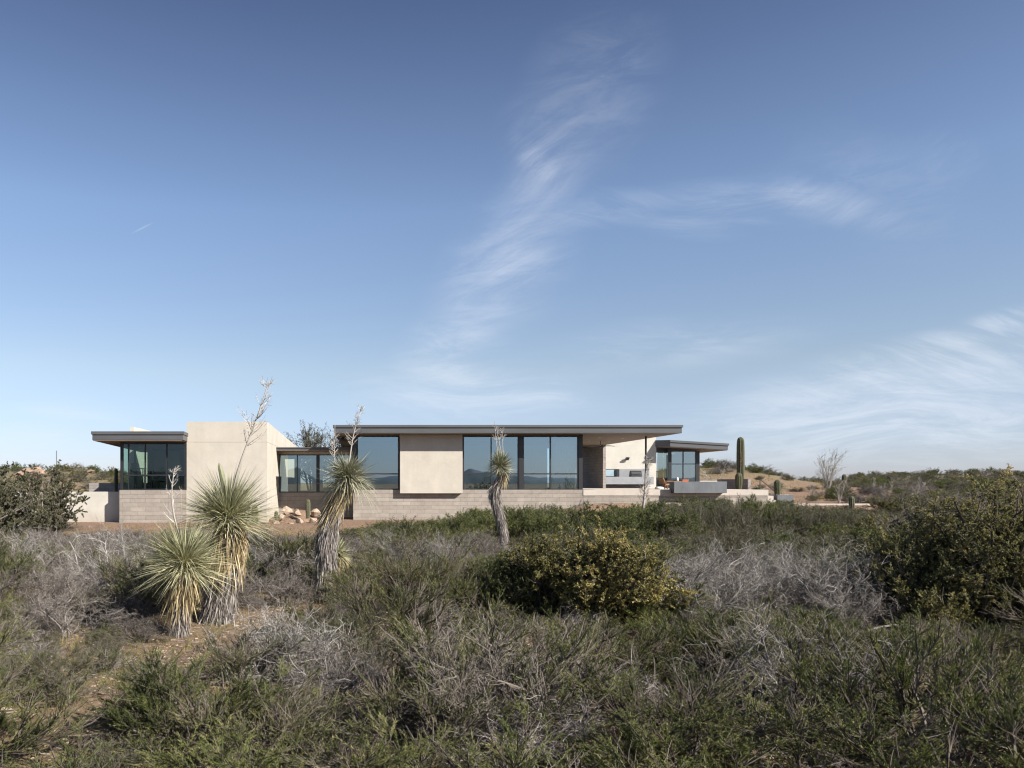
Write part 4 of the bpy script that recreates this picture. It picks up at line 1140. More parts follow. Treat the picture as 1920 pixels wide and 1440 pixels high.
for (px, py, H, W, lab) in (
    (1300, 1175, 1.15, 1.1, 'tangled pale grey leafless bush right beside the yellow bush'),
    (1420, 1150, 1.25, 1.2, 'tangled pale grey leafless bush in the middle of the grey thicket'),
    (1545, 1165, 1.25, 1.1, 'pale grey leafless bush at the right end of the grey thicket'),
    (1370, 1110, 0.85, 1.2, 'grey leafless bush at the back left of the grey thicket'),
    (1500, 1105, 0.9, 1.2, 'grey leafless bush at the back right of the grey thicket'),
    (1480, 1345, 0.95, 0.95, 'open grey branched shrub with long bare stems in the right foreground'),
    (905, 1385, 0.85, 0.9, 'dark tangle of bare stems in the centre foreground'),
    (535, 1275, 0.62, 0.55, 'small silvery grey dead shrub between the yuccas and the centre'),
    (200, 1105, 1.1, 1.5, 'grey purple leafless bush left of the yuccas'),
    (70, 1090, 1.15, 1.5, 'grey purple leafless bush at the far left edge'),
    (265, 1060, 1.0, 1.4, 'grey leafless bush below the glazed corner room'),
    (470, 1085, 0.9, 1.3, 'grey leafless bush behind the taller yucca'),
    (730, 1085, 1.0, 1.3, 'grey twiggy bush just right of the leaning yucca'),
    (830, 1095, 0.95, 1.2, 'grey twiggy bush left of the slender yucca trunk')):
    big_bare(at(px, py), H, W, int(px*7+py), lab, 'bark' if 'dark' in lab else 'bark_pale')

# ------------------------------------------------------------------ yuccas
def smooth_path(pts, n):
    pts = np.array(pts, float); t = np.linspace(0, len(pts)-1, n)
    out = []
    for u in t:
        i = min(int(u), len(pts)-2); f_ = u-i
        p0 = pts[max(i-1, 0)]; p1 = pts[i]; p2 = pts[i+1]; p3 = pts[min(i+2, len(pts)-1)]
        out.append(0.5*((2*p1)+(-p0+p2)*f_+(2*p0-5*p1+4*p2-p3)*f_**2+(-p0+3*p1-3*p2+p3)*f_**3))
    return np.array(out)
def rel(root, pts): return [tuple(np.array(p)-np.array(root.location)) for p in pts]

def flower_stalk(root, pts, r0, seed, nb=26, bl=0.3, tstart=0.35, pods=True):
    r = RS(seed); B = MB()
    pa = smooth_path(pts, 16)
    v, f = tube_verts(pa, np.linspace(r0, 0.006, 16), 7); B.add(v, f, 0.6)
    p, t, pi, tt = sub(r, pa[None], nb, tstart, 0.98)
    az = sphere_dirs(r, len(p), -0.1, 0.3)
    L = (bl*(1.15-0.75*(tt-tstart)/(1-tstart)))*r.uniform(0.6, 1.1, len(p))
    s2 = grow(r, p, t*0.55+az*0.85, L, 5, 0.08, 0.16)
    tubes(B, s2, 0.007, 0.003, 3, r.uniform(0.2, 1.0, len(p)))
    p, t, pi, tt = sub(r, s2, 4, 0.25, 1.0)
    s3 = grow(r, p, t+r.randn(len(p), 3)*0.45, r.uniform(0.04, 0.12, len(p)), 3, 0.1, 0.1)
    tubes(B, s3, 0.003, 0.002, 3, r.uniform(0.1, 1.0, len(p)))
    return B.build('flower_stalk', M['stalk'], root)

def yucca(label, trunk_px, Y, widths, crown_r, seed, nleaf=620, skirt=(0.0, 0.45), leafmat='yleaf', emin=-0.25, lw=0.020, ysk=1.0, thatch=900, axis_tilt=(0, 0, 1), droop=0.10):
    base = P(trunk_px[0][0], trunk_px[0][1], Y)
    gzz = gz(base[0], base[1])
    root = empty('yucca', (base[0], base[1], gzz)); tag(root, label, 'yucca')
    r = RS(seed)
    pts = [P(a, b, Y) for a, b in trunk_px]; pts[0] = (pts[0][0], pts[0][1], gzz-0.08)
    pts = rel(root, pts)
    K = 26; pa = smooth_path(pts, K)
    wd = np.interp(np.linspace(0, 1, K), np.linspace(0, 1, len(widths)), widths)
    v, f = tube_verts(pa, wd*0.72, 14)
    v = v + r.randn(*v.shape)*0.008
    MB().add(v, f, 0.35).build('trunk', M['ythatch'], root, True)
    # hanging thatch over the whole trunk (old grey below, straw yellow under the crown)
    def hang(n, t0, t1, L0, L1, w, mat, name, tone0, tone1, out=0.35):
        t = r.uniform(t0, t1, n); ft = t*(K-1); i = np.minimum(ft.astype(int), K-2); fr = (ft-i)[:, None]
        c = pa[i]*(1-fr)+pa[i+1]*fr; a = r.uniform(0, 2*np.pi, n)
        rad = np.interp(t, np.linspace(0, 1, K), wd)*r.uniform(0.66, 1.0, n)
        o = np.stack([np.cos(a), np.sin(a), np.zeros(n)], -1)
        pos = c+o*rad[:, None]
        tan = unit(pa[i+1]-pa[i])
        d = unit(-tan+o*(out*r.uniform(0.2, 1.2, n))[:, None]+r.randn(n, 3)*0.12)
        mb = MB(); blades(mb, r, pos, d, r.uniform(L0, L1, n), w*r.uniform(0.7, 1.3, n), 0.05, r.uniform(tone0, tone1, n), 4)
        mb.build(name, M[mat], root)
    top = skirt[1]
    hang(thatch, 0.05, 1-top+0.05, 0.16, 0.34, 0.014, 'ythatch', 'thatch', 0.1, 1.0, 0.16)
    hang(int(420*ysk), 1-top, 0.97, 0.30, 0.52, 0.017, 'ydead', 'dead_leaf_skirt', 0.15, 1.0, 0.22)
    # rosette
    ax = unit(np.array(axis_tilt, float)); mb = MB()
    n = nleaf
    dz = sphere_dirs(r, n, emin, 1.0)
    low = dz[:, 2] < 0.15
    c = pa[-1]
    pos = c + dz*np.array([0.06, 0.06, 0.10]) + ax*r.uniform(-0.22, 0.06, n)[:, None]*crown_r
    d = unit(dz + ax*0.18)
    L = crown_r*(1.06-0.42*r.rand(n)**1.6)*np.where(low, 1.0, 0.95)
    tone = np.clip(np.where(low, r.normal(0.62, 0.22, n), r.normal(0.42, 0.2, n)), 0, 1)
    d = unit(d + r.randn(n, 3)*0.12)
    tone = np.clip(tone + (r.rand(n) < 0.18)*0.4, 0, 1)
    lop = 1 + 0.18*np.sin(np.arctan2(d[:, 1], d[:, 0])*2 + seed) + 0.08*np.sin(np.arctan2(d[:, 1], d[:, 0])*5 + seed)
    blades(mb, r, pos, d, L*lop, lw*r.uniform(0.7, 1.2, n), droop*r.uniform(0.0, 2.4, n)*np.where(low, 1.6, 0.8), tone, 5)
    mb.build('leaf_crown', M[leafmat], root)
    return root, pa

# A: smaller, left of the pair
Ya = F*(CZ-0.0)/(1188-HY)
ra, pa = yucca('shorter yucca of the left pair with a full green head and straw skirt', [(338, 1192), (339, 1140), (343, 1092), (346, 1052)], Ya, [0.17, 0.15, 0.21, 0.17], 0.79, 51, 1300, (0, 0.62), 'yleaf', -0.50, 0.0135, 0.9, 500)
flower_stalk(ra, rel(ra, [P(343, 1030, Ya), P(330, 985, Ya), P(322, 930, Ya), P(327, 878, Ya)]), 0.022, 61, 22, 0.28, 0.35)
# B: taller of the pair
Yb = F*(CZ-0.0)/(1172-HY)
rb, pb_ = yucca('tallest thick trunked yucca of the left pair with long straw skirt and tall bleached stalk', [(404, 1176), (413, 1120), (424, 1065), (429, 1010), (427, 968)], Yb, [0.30, 0.30, 0.33, 0.30, 0.24], 0.92, 52, 1600, (0, 0.52), 'yleaf', -0.28, 0.0145, 1.5, 1500)
flower_stalk(rb, rel(rb, [P(436, 935, Yb), P(447, 880, Yb), P(468, 820, Yb), P(488, 765, Yb), P(503, 718, Yb)]), 0.026, 62, 46, 0.40, 0.42)
mb = MB(); v, f = tube_verts(smooth_path(rel(rb, [P(424, 935, Yb), P(417, 895, Yb), P(411, 868, Yb)]), 8), [0.03, 0.035, 0.045, 0.05, 0.05, 0.045, 0.03, 0.01], 8); mb.add(v, f, 0.35)
mb.build('flower_bud', M['yleaf'], rb)
# C: leaning yucca at the middle
Yc = F*(CZ-0.0)/(1128-HY)
rc, pc = yucca('leaning grey trunked yucca with drooping silver head in front of the link window', [(608, 1130), (612, 1075), (612, 1020), (619, 975), (640, 925), (652, 897)], Yc, [0.22, 0.22, 0.23, 0.22, 0.22, 0.16], 0.68, 53, 1200, (0, 0.36), 'yleaf_grey', -0.15, 0.014, 1.2, 1700, (0.05, 0, 1), 0.32)
flower_stalk(rc, rel(rc, [P(652, 885, Yc), P(657, 850, Yc), P(664, 810, Yc), P(678, 762, Yc)]), 0.022, 63, 30, 0.22, 0.45)
flower_stalk(rc, rel(rc, [P(634, 905, Yc), P(628, 870, Yc), P(627, 835, Yc), P(628, 797, Yc)]), 0.016, 64, 24, 0.16, 0.45)
# small yucca behind C
Yd = Yc+1.2
rd, pd = yucca('small yellow green yucca peeking out behind the leaning yucca trunk', [(636, 1062), (634, 1050), (632, 1036)], Yd, [0.1, 0.12, 0.1], 0.40, 54, 320, (0, 0.5), 'yleaf', -0.5, 0.018, 0.5, 120)
# D: slender crooked yucca before the long window
gD = 0.12
Ye = 29.0
re_, pe = yucca('slender crooked yucca with small pale head before the long window', [(947, 1040), (944, 1000), (936, 965), (928, 935), (930, 912), (941, 893), (938, 872)], Ye, [0.19, 0.19, 0.17, 0.21, 0.22, 0.17, 0.13], 0.62, 55, 900, (0, 0.2), 'yleaf_grey', -0.6, 0.016, 0.5, 1600, (0, 0, 1), 0.05)
for k, (q, s) in enumerate((((933, 850), 65), ((939, 848), 66), ((943, 850), 67))):
    tipx = (927, 931, 941)[k]; tipy = (789, 800, 803)[k]
    flower_stalk(re_, rel(re_, [P(q[0], q[1]+18, Ye), P(q[0], q[1], Ye), P((q[0]+tipx)/2, 825, Ye), P(tipx, tipy, Ye)]), 0.02, s, 16, 0.16, 0.6)
# E: bare dead stalk plant at terrace
def bare_tree(name, base, pts, r0, seed, label, cat, nb, bl, spread=0.7, up=0.05, n3=6, mat='stalk', t0=0.2, n4=0, tubes_r=0.012):
    root = empty(name, base); tag(root, label, cat); r = RS(seed)
    T = MB(); pa = smooth_path(rel(root, pts), 14); v, f = tube_verts(pa, np.linspace(r0, r0*0.25, 14), 7); T.add(v, f, 0.6)
    T.build('trunk', M[mat], root)
    C = MB(); p, t, pi, tt = sub(r, pa[None], nb, t0, 1.0)
    s2 = grow(r, p, t+sphere_dirs(r, len(p), -0.2, 0.5)*spread*1.4, bl*r.uniform(0.5, 1.1, len(p))*(1.2-tt*0.7), 6, 0.16, up)
    tubes(C, s2, tubes_r, 0.005, 4, r.uniform(0.2, 0.9, len(p)))
    p, t, pi, tt = sub(r, s2, n3, 0.2, 1.0)
    s3 = grow(r, p, t+r.randn(len(p), 3)*spread*0.8, bl*0.4*r.uniform(0.4, 1.1, len(p)), 4, 0.16, up)
    tubes(C, s3, 0.006, 0.003, 3, r.uniform(0.2, 1.0, len(p)))
    if n4:
        p, t, pi, tt = sub(r, s3, n4, 0.2, 1.0)
        s4 = grow(r, p, t+r.randn(len(p), 3)*spread*0.8, bl*0.22*r.uniform(0.4, 1.1, len(p)), 3, 0.12, up)
        tubes(C, s4, 0.0042, 0.002, 3, r.uniform(0.2, 1.0, len(p)))
    C.build('crown', M[mat], root)
    return root
b = P(1203, 972, 42.5)
bare_tree('ocotillo', (b[0], b[1], gz(b[0], b[1])), [(b[0], b[1], gz(b[0], b[1])-0.05), P(1207, 945, 42.5), P(1210, 910, 42.5), P(1211, 885, 42.5), P(1217, 862, 42.5)], 0.09, 71, 'bleached bare spindly plant standing before the patio column', 'dead plant', 46, 0.62, 0.9, 0.10, 7)

# ------------------------------------------------------------------ cacti
M['cactus'] = plant_mat('ribbed_cactus_skin', [(0.0, (0.04, 0.045, 0.025)), (0.5, (0.085, 0.09, 0.05)), (0.8, (0.18, 0.165, 0.10)), (1.0, (0.34, 0.30, 0.21))], 0, 0.7, 0.1)
M['scar'] = simple('brown_scar', (0.10, 0.06, 0.04), 0.9)
def cactus(base, H, Rr, seed, label, ribs=15, name='saguaro', scars=False, fat=1.0):
    r = RS(seed); sides = ribs*6; K = 30
    t = np.linspace(0, 1, K); z = H*(1-(1-t)**1.15)
    e = np.clip((H-z)/(Rr*1.3), 0, 1)
    prof = Rr*np.sqrt(1-(1-e)**2.2)*(0.80+0.24*np.sin(np.pi*np.clip(z/H, 0, 1)*0.9)*fat)
    prof[-1] = 0.006
    a = np.arange(sides)*2*np.pi/sides; crest = 0.5+0.5*np.cos(ribs*a)
    rr = prof[:, None]*(0.80+0.20*crest[None]**0.8); rr += r.randn(K, 1)*0.004
    v = np.stack([rr*np.cos(a), rr*np.sin(a), np.repeat(z[:, None], sides, 1)], -1)
    id_ = np.arange(K*sides).reshape(K, sides); nx_ = np.roll(id_, -1, 1)
    f = np.stack([id_[:-1], nx_[:-1], nx_[1:], id_[1:]], -1).reshape(-1, 4)
    tone = np.clip(0.30+0.5*crest**3+r.randn(sides)*0.05, 0, 1)
    root = empty(name, base); tag(root, label, 'cactus')
    MB().add(v, f, np.tile(tone, K)).build('stem', M['cactus'], root, True)
    # spines in rows along each rib crest
    n = int(H*28); zz = np.tile(np.linspace(0.03, 0.98, n), ribs); aa = np.repeat(np.arange(ribs)*2*np.pi/ribs, n)
    pr = np.interp(zz*H, z, prof); o = np.stack([np.cos(aa), np.sin(aa), np.zeros(len(aa))], -1)
    pos = o*pr[:, None]*0.99; pos[:, 2] = zz*H
    mb = MB()
    for k in range(4):
        needles(mb, r, pos, unit(o+r.randn(len(pos), 3)*0.6), 0.03, 0.004, r.uniform(0.7, 1.0, len(pos)))
    mb.build('spines', M['cactus'], root)
    if scars:
        mb = MB()
        for (zc, ac, s) in scars:
            rr0 = np.interp(zc, z, prof)
            vv, ff = blob(s, int(zc*100), 12, 1.6)
            mb.add(vv*np.array([1, 0.35, 1])+np.array([math.cos(ac)*rr0*0.96, math.sin(ac)*rr0*0.96, zc]), ff)
        mb.build('scar', M['scar'], root)
    return root
def cact_px(px, py_top, py_base, Y, wpx, seed, label, **kw):
    zb = Z(py_base, Y); H = (py_base-py_top)/F*Y
    return cactus((X(px, Y), Y, zb), H, wpx/F*Y/2, seed, label, **kw)
cact_px(1388.5, 819, 916, 53.2, 13.6, 1, 'tall ribbed saguaro standing behind the terrace end', scars=[(2.35, -1.95, 0.06), (2.2, -1.75, 0.05), (2.05, -2.0, 0.07), (1.9, -1.8, 0.05), (1.75, -1.95, 0.06), (1.55, -1.85, 0.05), (2.0, -1.6, 0.04)])
cact_px(1385, 886, 919.5, 50.5, 12.2, 2, 'short stout saguaro on the terrace before the tall one', ribs=14)
cact_px(1457.5, 899, 928.5, 45.4, 11.6, 3, 'stubby cactus rising from the grey pebble planter', ribs=13)
cact_px(1583, 889, 914, 62, 8.4, 4, 'small saguaro beside the bare tree on the far slope')
cact_px(1597, 930, 968, 42.8, 9.5, 5, 'pale tipped columnar cactus in front of the low garden wall', ribs=10)
cact_px(577.5, 936, 972, 41.5, 8.6, 6, 'thin upright cactus among the rocks before the link window', ribs=11)
cact_px(609, 956, 990, 39.8, 13, 7, 'short cactus behind the leaning yucca by the rockery', ribs=12)
cact_px(478, 948, 990, 39.5, 12.5, 8, 'fat barrel shaped cactus before the tall stucco volume', ribs=15, name='barrel_cactus')
cact_px(518, 958, 975, 41, 7, 9, 'tiny cactus at the foot of the stucco side wall', ribs=9)
cact_px(218, 878, 925, 48, 6.5, 10, 'thin dark upright cactus behind the cream garden wall', ribs=9)

# ------------------------------------------------------------------ rocks of the rockery
mk = 0
for (px, py, s, lab) in ((500, 985, 0.30, 'flat pale rock at the left foot of the rockery'), (540, 952, 0.42, 'largest pale pointed rock at the top of the rockery'),
        (517, 978, 0.26, 'small pale rock at the foot of the stucco side wall'), (558, 958, 0.34, 'long pale rock left of the thin upright cactus'),
        (592, 957, 0.36, 'pinkish rock right of the thin upright cactus'), (562, 974, 0.34, 'pale rock at the front of the rockery'),
        (588, 972, 0.30, 'rounded pale rock below the thin upright cactus'), (600, 966, 0.24, 'small rock at the right of the rockery'),
        (528, 966, 0.26, 'brown pink rock on the left slope of the rockery'), (545, 980, 0.18, 'little pale rock on the earth before the rockery'),
        (572, 983, 0.15, 'little round rock before the front rockery stone'), (486, 982, 0.18, 'small stone beside the barrel cactus')):
    Yr = 41.2 + (975-py)*0.075; mk += 1
    o = stone_obj('rock', s*0.8, 200+mk, M['rock'], (X(px, Yr), Yr, Z(py, Yr)-s*0.34), 16, 0.85)
    tag(o, lab, 'rock', 'rocks of the rockery before the link')
# earth mound the rocks sit in
mx, my = X(560, 43.4), 43.6
n = 24; aa = np.linspace(0, 2*np.pi, n+1)[:-1]; v = []; rr_ = RS(3)
for q, hgt in ((1.0, -0.35), (0.8, 0.06), (0.55, 0.30), (0.28, 0.50), (0.02, 0.56)):
    for k in aa: v.append((mx+2.05*q*math.cos(k)*(1+0.08*rr_.randn()), my+2.3*q*math.sin(k), gz(mx, my)+hgt+0.03*rr_.randn()))
v = np.array(v); fs = [(r_*n+i, r_*n+(i+1) % n, (r_+1)*n+(i+1) % n, (r_+1)*n+i) for r_ in range(4) for i in range(n)]
o = MB().add(v, fs).build('earth_mound', M['ground'], None, True); tag(o, kind='structure')
# boulders on the left hill
for i, (px, py, s) in enumerate(((40, 884, 0.9), (52, 880, 1.1), (66, 878, 1.2), (78, 882, 0.9), (60, 888, 0.7), (170, 880, 0.8), (33, 888, 0.6), (86, 886, 0.6))):
    Yr = 68+ (i % 3)*1.5
    o = stone_obj('boulder', s*0.42, 300+i, M['redrock'], (X(px, Yr), Yr, Z(py, Yr)-0.15), 18, 0.8)
    tag(o, 'reddish boulder in the outcrop on the left hilltop', 'boulder', 'boulders on the left hilltop')

# ------------------------------------------------------------------ trees and shrubs of the hills
b = P(586, 850, 62)
def tree_bushy(name, base, H, W, seed, label, leaf=True, mat='sage'):
    root = empty(name, base); tag(root, label, 'tree'); r = RS(seed)
    T = MB(); N = 5; az = r.uniform(0, 6.28, N)
    d = np.stack([np.cos(az)*0.35, np.sin(az)*0.35, np.ones(N)], -1)
    s0 = grow(r, np.zeros((N, 3))-np.array([0, 0, 0.2]), d, H*0.55, 6, 0.1, 0.05); tubes(T, s0, 0.10, 0.05, 6, 0.3)
    T.build('trunk', M['bark_brown'], root)
    C = MB(); p, t, pi, tt = sub(r, s0, 16, 0.45, 1.0)
    s1 = grow(r, p, t+sphere_dirs(r, len(p), -0.1, 0.8)*np.array([W/H*1.6, W/H*1.6, 0.8]), H*0.5*r.uniform(0.5, 1.0, len(p)), 6, 0.18, 0.02); tubes(C, s1, 0.03, 0.012, 4, 0.4)
    p, t, pi, tt = sub(r, s1, 8, 0.2, 1.0)
    s2 = grow(r, p, t+r.randn(len(p), 3)*0.6, H*0.15*r.uniform(0.5, 1.1, len(p)), 5, 0.2, 0.04); tubes(C, s2, 0.012, 0.006, 3, r.uniform(0.2, 0.9, len(p)))
    p, t, pi, tt = sub(r, s2, 8, 0.1, 1.0)
    s3 = grow(r, p, t+r.randn(len(p), 3)*0.5, 0.3*r.uniform(0.5, 1.1, len(p)), 3, 0.1, 0.05); tubes(C, s3, 0.006, 0.004, 3, r.uniform(0.2, 1, len(p)))
    if leaf:
        p, t, pi, tt = sub(r, s3, 7, 0.1, 1.0)
        leafq(C, r, p, unit(t+r.randn(len(p), 3)*0.6), 0.08*r.uniform(0.6, 1.2, len(p)), 0.03, r.uniform(0, 0.8, len(p)), 1)
    C.build('crown', [M['bark_brown'], M[mat]], root)
    return root
tree_bushy('mesquite_tree', (b[0], 62, gz(b[0], 62)), 7.5, 7.0, 81, 'dark twiggy mesquite tree rising behind the link roof', True, 'sage')
b = at(1552, 925); Yt = 60.0
bx, bz = X(1553, Yt), gz(X(1553, Yt), Yt)
def palo(px, pyt, Y, seed, label, n=7, spread=0.24):
    x = X(px, Y); zb = gz(x, Y); H = Z(pyt, Y)-zb
    root = empty('palo_verde', (x, Y, zb)); tag(root, label, 'tree'); r = RS(seed)
    az = r.uniform(0, 6.28, n); d = np.stack([np.cos(az)*spread, np.sin(az)*spread, np.ones(n)], -1)
    T = MB(); s0 = grow(r, np.zeros((n, 3))-np.array([0, 0, 0.1]), d, H*r.uniform(0.7, 1.0, n), 8, 0.06, 0.02); tubes(T, s0, 0.028 if H > 2 else 0.035, 0.006, 5, r.uniform(0.4, 0.8, n))
    T.build('trunk', M['stalk'], root)
    C = MB(); p, t, pi, tt = sub(r, s0, 10, 0.2, 1.0)
    s1 = grow(r, p, t+r.randn(len(p), 3)*0.42, H*0.33*r.uniform(0.4, 1, len(p)), 5, 0.1, 0.06); tubes(C, s1, 0.009, 0.004, 3, r.uniform(0.3, 0.9, len(p)))
    p, t, pi, tt = sub(r, s1, 11, 0.2, 1.0)
    s2 = grow(r, p, t+r.randn(len(p), 3)*0.5, H*0.13*r.uniform(0.4, 1, len(p)), 4, 0.1, 0.05); tubes(C, s2, 0.005, 0.003, 3, r.uniform(0.3, 0.9, len(p)))
    C.build('crown', M['stalk'], root); return root
palo(1553, 846, 60, 82, 'pale leafless multi stemmed tree on the orange slope right of the terrace', 9)
palo(1523, 905, 56, 83, 'small bare sapling at the foot of the pale leafless tree', 3, 0.3)
palo(1337, 866, 62, 84, 'crooked dead bush right of the pavilion against the sky', 4, 0.8)
palo(1573, 900, 50, 96, 'thin bare sapling between the pale tree and the small saguaro', 3, 0.2)
for i, (px, pt, Y) in enumerate(((1640, 898, 60), (1653, 905, 55), (1671, 894, 64), (1724, 892, 58), (1733, 897, 57), (1716, 915, 50))):
    palo(px, pt, Y, 90+i, 'thin bare pole like sapling on the slope right of the low garden wall', 2, 0.08)['group'] = 'thin saplings on the right slope'
# rosette plant on slope
def sotol(px, py, Y, Rr, seed, label):
    x = X(px, Y); root_loc = (x, Y, gz(x, Y))
    r = RS(seed); n = 260; mb = MB(); d = sphere_dirs(r, n, 0.0, 1.0)
    blades(mb, r, np.zeros((n, 3))+np.array([0, 0, 0.5]), d, Rr*r.uniform(0.7, 1.1, n), 0.035, 0.3, r.uniform(0.2, 0.9, n), 4)
    root = empty('sotol', root_loc); tag(root, label, 'plant')
    mb.build('leaf_crown', M['yleaf_grey'], root)
    v, f = tube_verts([(0, 0, -0.1), (0, 0, 0.25), (0, 0, 0.5)], [0.12, 0.11, 0.1], 8); MB().add(v, f, 0.3).build('trunk', M['ythatch'], root)
sotol(1459, 890, 58, 0.8, 5, 'spiky arching rosette plant on the slope behind the handrail')
sotol(1420, 905, 57, 0.5, 6, 'small spiky rosette plant behind the handrail post')

# shrubs on the hills and around the outcrops
def hillshrubs():
    r = RS(77); pts = []
    regions = [  # px0, px1, Y0, Y1, n, spacing, kinds, size
        (-60, 235, 58, 84, 2000, 1.8, (('creosote', .35), ('sage', .35), ('bare', .15), ('olive', .15)), 1.1, 'on the left hill behind the garden wall'),
        (1325, 1450, 68, 82, 400, 2.0, (('creosote', .6), ('bare', .4)), 1.2, 'on the crest of the orange slope'),
        (1420, 1650, 74, 96, 500, 2.8, (('creosote', .5), ('sage', .5)), 1.1, 'on the far side of the orange slope'),
        (1560, 1960, 48, 72, 1800, 1.8, (('bare', .6), ('sage', .3), ('creosote', .1)), 0.95, 'on the slope right of the low garden wall'),
        (1600, 1960, 72, 130, 3500, 2.4, (('creosote', .3), ('sage', .4), ('bare', .2), ('olive', .1)), 1.3, 'on the far right hill'),
        (1630, 1960, 36, 48, 700, 1.6, (('bare', .5), ('sage', .3), ('olive', .2)), 1.2, 'just right of the low garden wall'),
        (1410, 1560, 52, 72, 160, 2.2, (('sage', .5), ('bare', .5)), 0.6, 'scattered on the orange slope'),
    ]
    for (p0, p1, Y0, Y1, tries, sp, ks, sz, where) in regions:
        loc = []
        for _ in range(tries):
            y = math.sqrt(r.uniform(Y0*Y0, Y1*Y1)); px = r.uniform(p0, p1); x = X(px, y)
            if any((x-a)**2+(y-b)**2 < sp*sp for a, b in loc): continue
            if y < 66 and x < 24.8 and x > -14.5: continue
            if -26 < x < -12 and y < 57: continue
            loc.append((x, y))
        for (x, y) in loc:
            u = r.rand(); s = 0; k = ks[-1][0]
            for kk, pp in ks:
                s += pp
                if u < s: k = kk; break
            h = sz*r.uniform(0.6, 1.15); w = sz*r.uniform(0.9, 1.3)
            plant(k, x, y, h*0.8, w, r, WORDS[k] + ' ' + where, WORDS[k] + 's ' + where)
hillshrubs()
for (px, py0, py1, Y, lab) in ((106, 845, 872, 90, 'thin grey pole standing on the left hilltop'), (1743, 892, 900, 120, 'thin dark pole on the crest of the far right hill')):
    x = X(px, Y); o = MB().add(*tube_verts([(x, Y, gz(x, Y)), (x, Y, (gz(x, Y)+Z(py0, Y))/2), (x, Y, Z(py0, Y))], 0.05, 6)).build('pole', M['steel']); tag(o, lab, 'pole')

# ------------------------------------------------------------------ ground cover: grass, litter, gravel
def cover():
    r = RS(5)
    def pts(n, y0, y1):
        y = np.sqrt(r.uniform(y0*y0, y1*y1, n)); px = r.uniform(-80, 2000, n); return (px-CX)/F*y, y, px
    def keep_bare(x, y, thr):
        k = np.ones(len(x), bool)
        for (a, b, c, d) in CLEAR[5:]:
            k &= ~((((x-a)/c)**2+((y-b)/d)**2 < 0.9) & (r.rand(len(x)) < thr))
        return k & ~((y > 39.5) & (x < 31))
    mb = MB()
    for n, y0, y1, L0, L1, w in ((26000, 5.5, 12, 0.06, 0.2, 0.005), (30000, 12, 22, 0.08, 0.24, 0.008), (26000, 22, 41, 0.08, 0.26, 0.014)):
        x, y, px = pts(n//7, y0, y1); m = vnoise(x/1.3, y/1.3, 21) + vnoise(x/0.5, y/0.5, 22)*0.35
        left = np.where((px < 420) & (y < 15), 0.35, 0.0)
        ok = (m + left > 0.62) & keep_bare(x, y, 0.9); x = x[ok]; y = y[ok]; c = vnoise(x/0.8, y/0.8, 31)
        x = np.repeat(x, 9)+r.randn(len(x)*9)*0.06; c = np.repeat(c, 9); y = np.repeat(y, 9)+r.randn(len(y)*9)*0.06
        z = ground(x, y); d = unit(np.stack([r.randn(len(x))*0.5, r.randn(len(x))*0.5, np.ones(len(x))], -1))
        needles(mb, r, np.stack([x, y, z-0.01], -1), d, r.uniform(L0, L1, len(x)), w, np.clip(c*0.8+r.uniform(0, 0.4, len(x)), 0, 1))
    tag(mb.build('grass', M['grass']), 'dry yellow green grass and weeds between the shrubs', 'grass', None, 'stuff')
    n = 3000; x = r.uniform(-44, 110, n); y = r.uniform(52, 100, n); ok = ((x > 25) | (x < -15)) & (vnoise(x/4, y/4, 51) > 0.35); x = x[ok]; y = y[ok]
    mb = MB(); x = np.repeat(x, 14)+r.randn(len(x)*14)*0.2; y = np.repeat(y, 14)+r.randn(len(y)*14)*0.2
    z = ground(x, y); d = unit(np.stack([r.randn(len(x))*0.4, r.randn(len(x))*0.4, np.ones(len(x))], -1))
    needles(mb, r, np.stack([x, y, z], -1), d, r.uniform(0.12, 0.34, len(x)), 0.03, r.uniform(0.4, 1, len(x)))
    tag(mb.build('dry_grass', M['grass']), 'dry tan grass on the slopes behind and beside the house', 'grass', None, 'stuff')
    # fallen twigs
    mb = MB(); n = 12000; x, y, px = pts(n, 5.5, 24); ok = keep_bare(x, y, 0.5); x = x[ok]; y = y[ok]; n = len(x)
    z = ground(x, y)+0.012; a = r.uniform(0, 6.28, n); L = r.uniform(0.08, 0.4, n)
    d = np.stack([np.cos(a), np.sin(a), r.uniform(-0.02, 0.25, n)], -1)
    tubes(mb, grow(r, np.stack([x, y, z], -1), d, L, 4, 0.15, 0.0), 0.004, 0.002, 3, r.uniform(0.1, 1, n))
    tag(mb.build('twig_litter', M['bark']), 'fallen grey twigs lying on the ground under the shrubs', 'twigs', None, 'stuff')
    # gravel
    base = [blob(1.0, 400+i, 9, 0.6) for i in range(6)]
    mb = MB(); n = 22000
    x, y, px = pts(n, 5.5, 18); z = ground(x, y); s = r.gamma(2.0, 0.006, n)+0.004
    for k, (v, f) in enumerate(base):
        sel = np.arange(n) % 6 == k; X_ = np.stack([x[sel], y[sel], z[sel]+s[sel]*0.2], -1)
        vv = v[None]*s[sel][:, None, None]+X_[:, None]; f = np.array(f)
        ff = f[None]+(np.arange(sel.sum())*len(v))[:, None, None]
        mb.add(vv.reshape(-1, 3), ff.reshape(-1, 3), 0.5)
    tag(mb.build('gravel', M['rock']), 'small pinkish stones strewn on the bare earth', 'gravel', None, 'stuff')
cover()
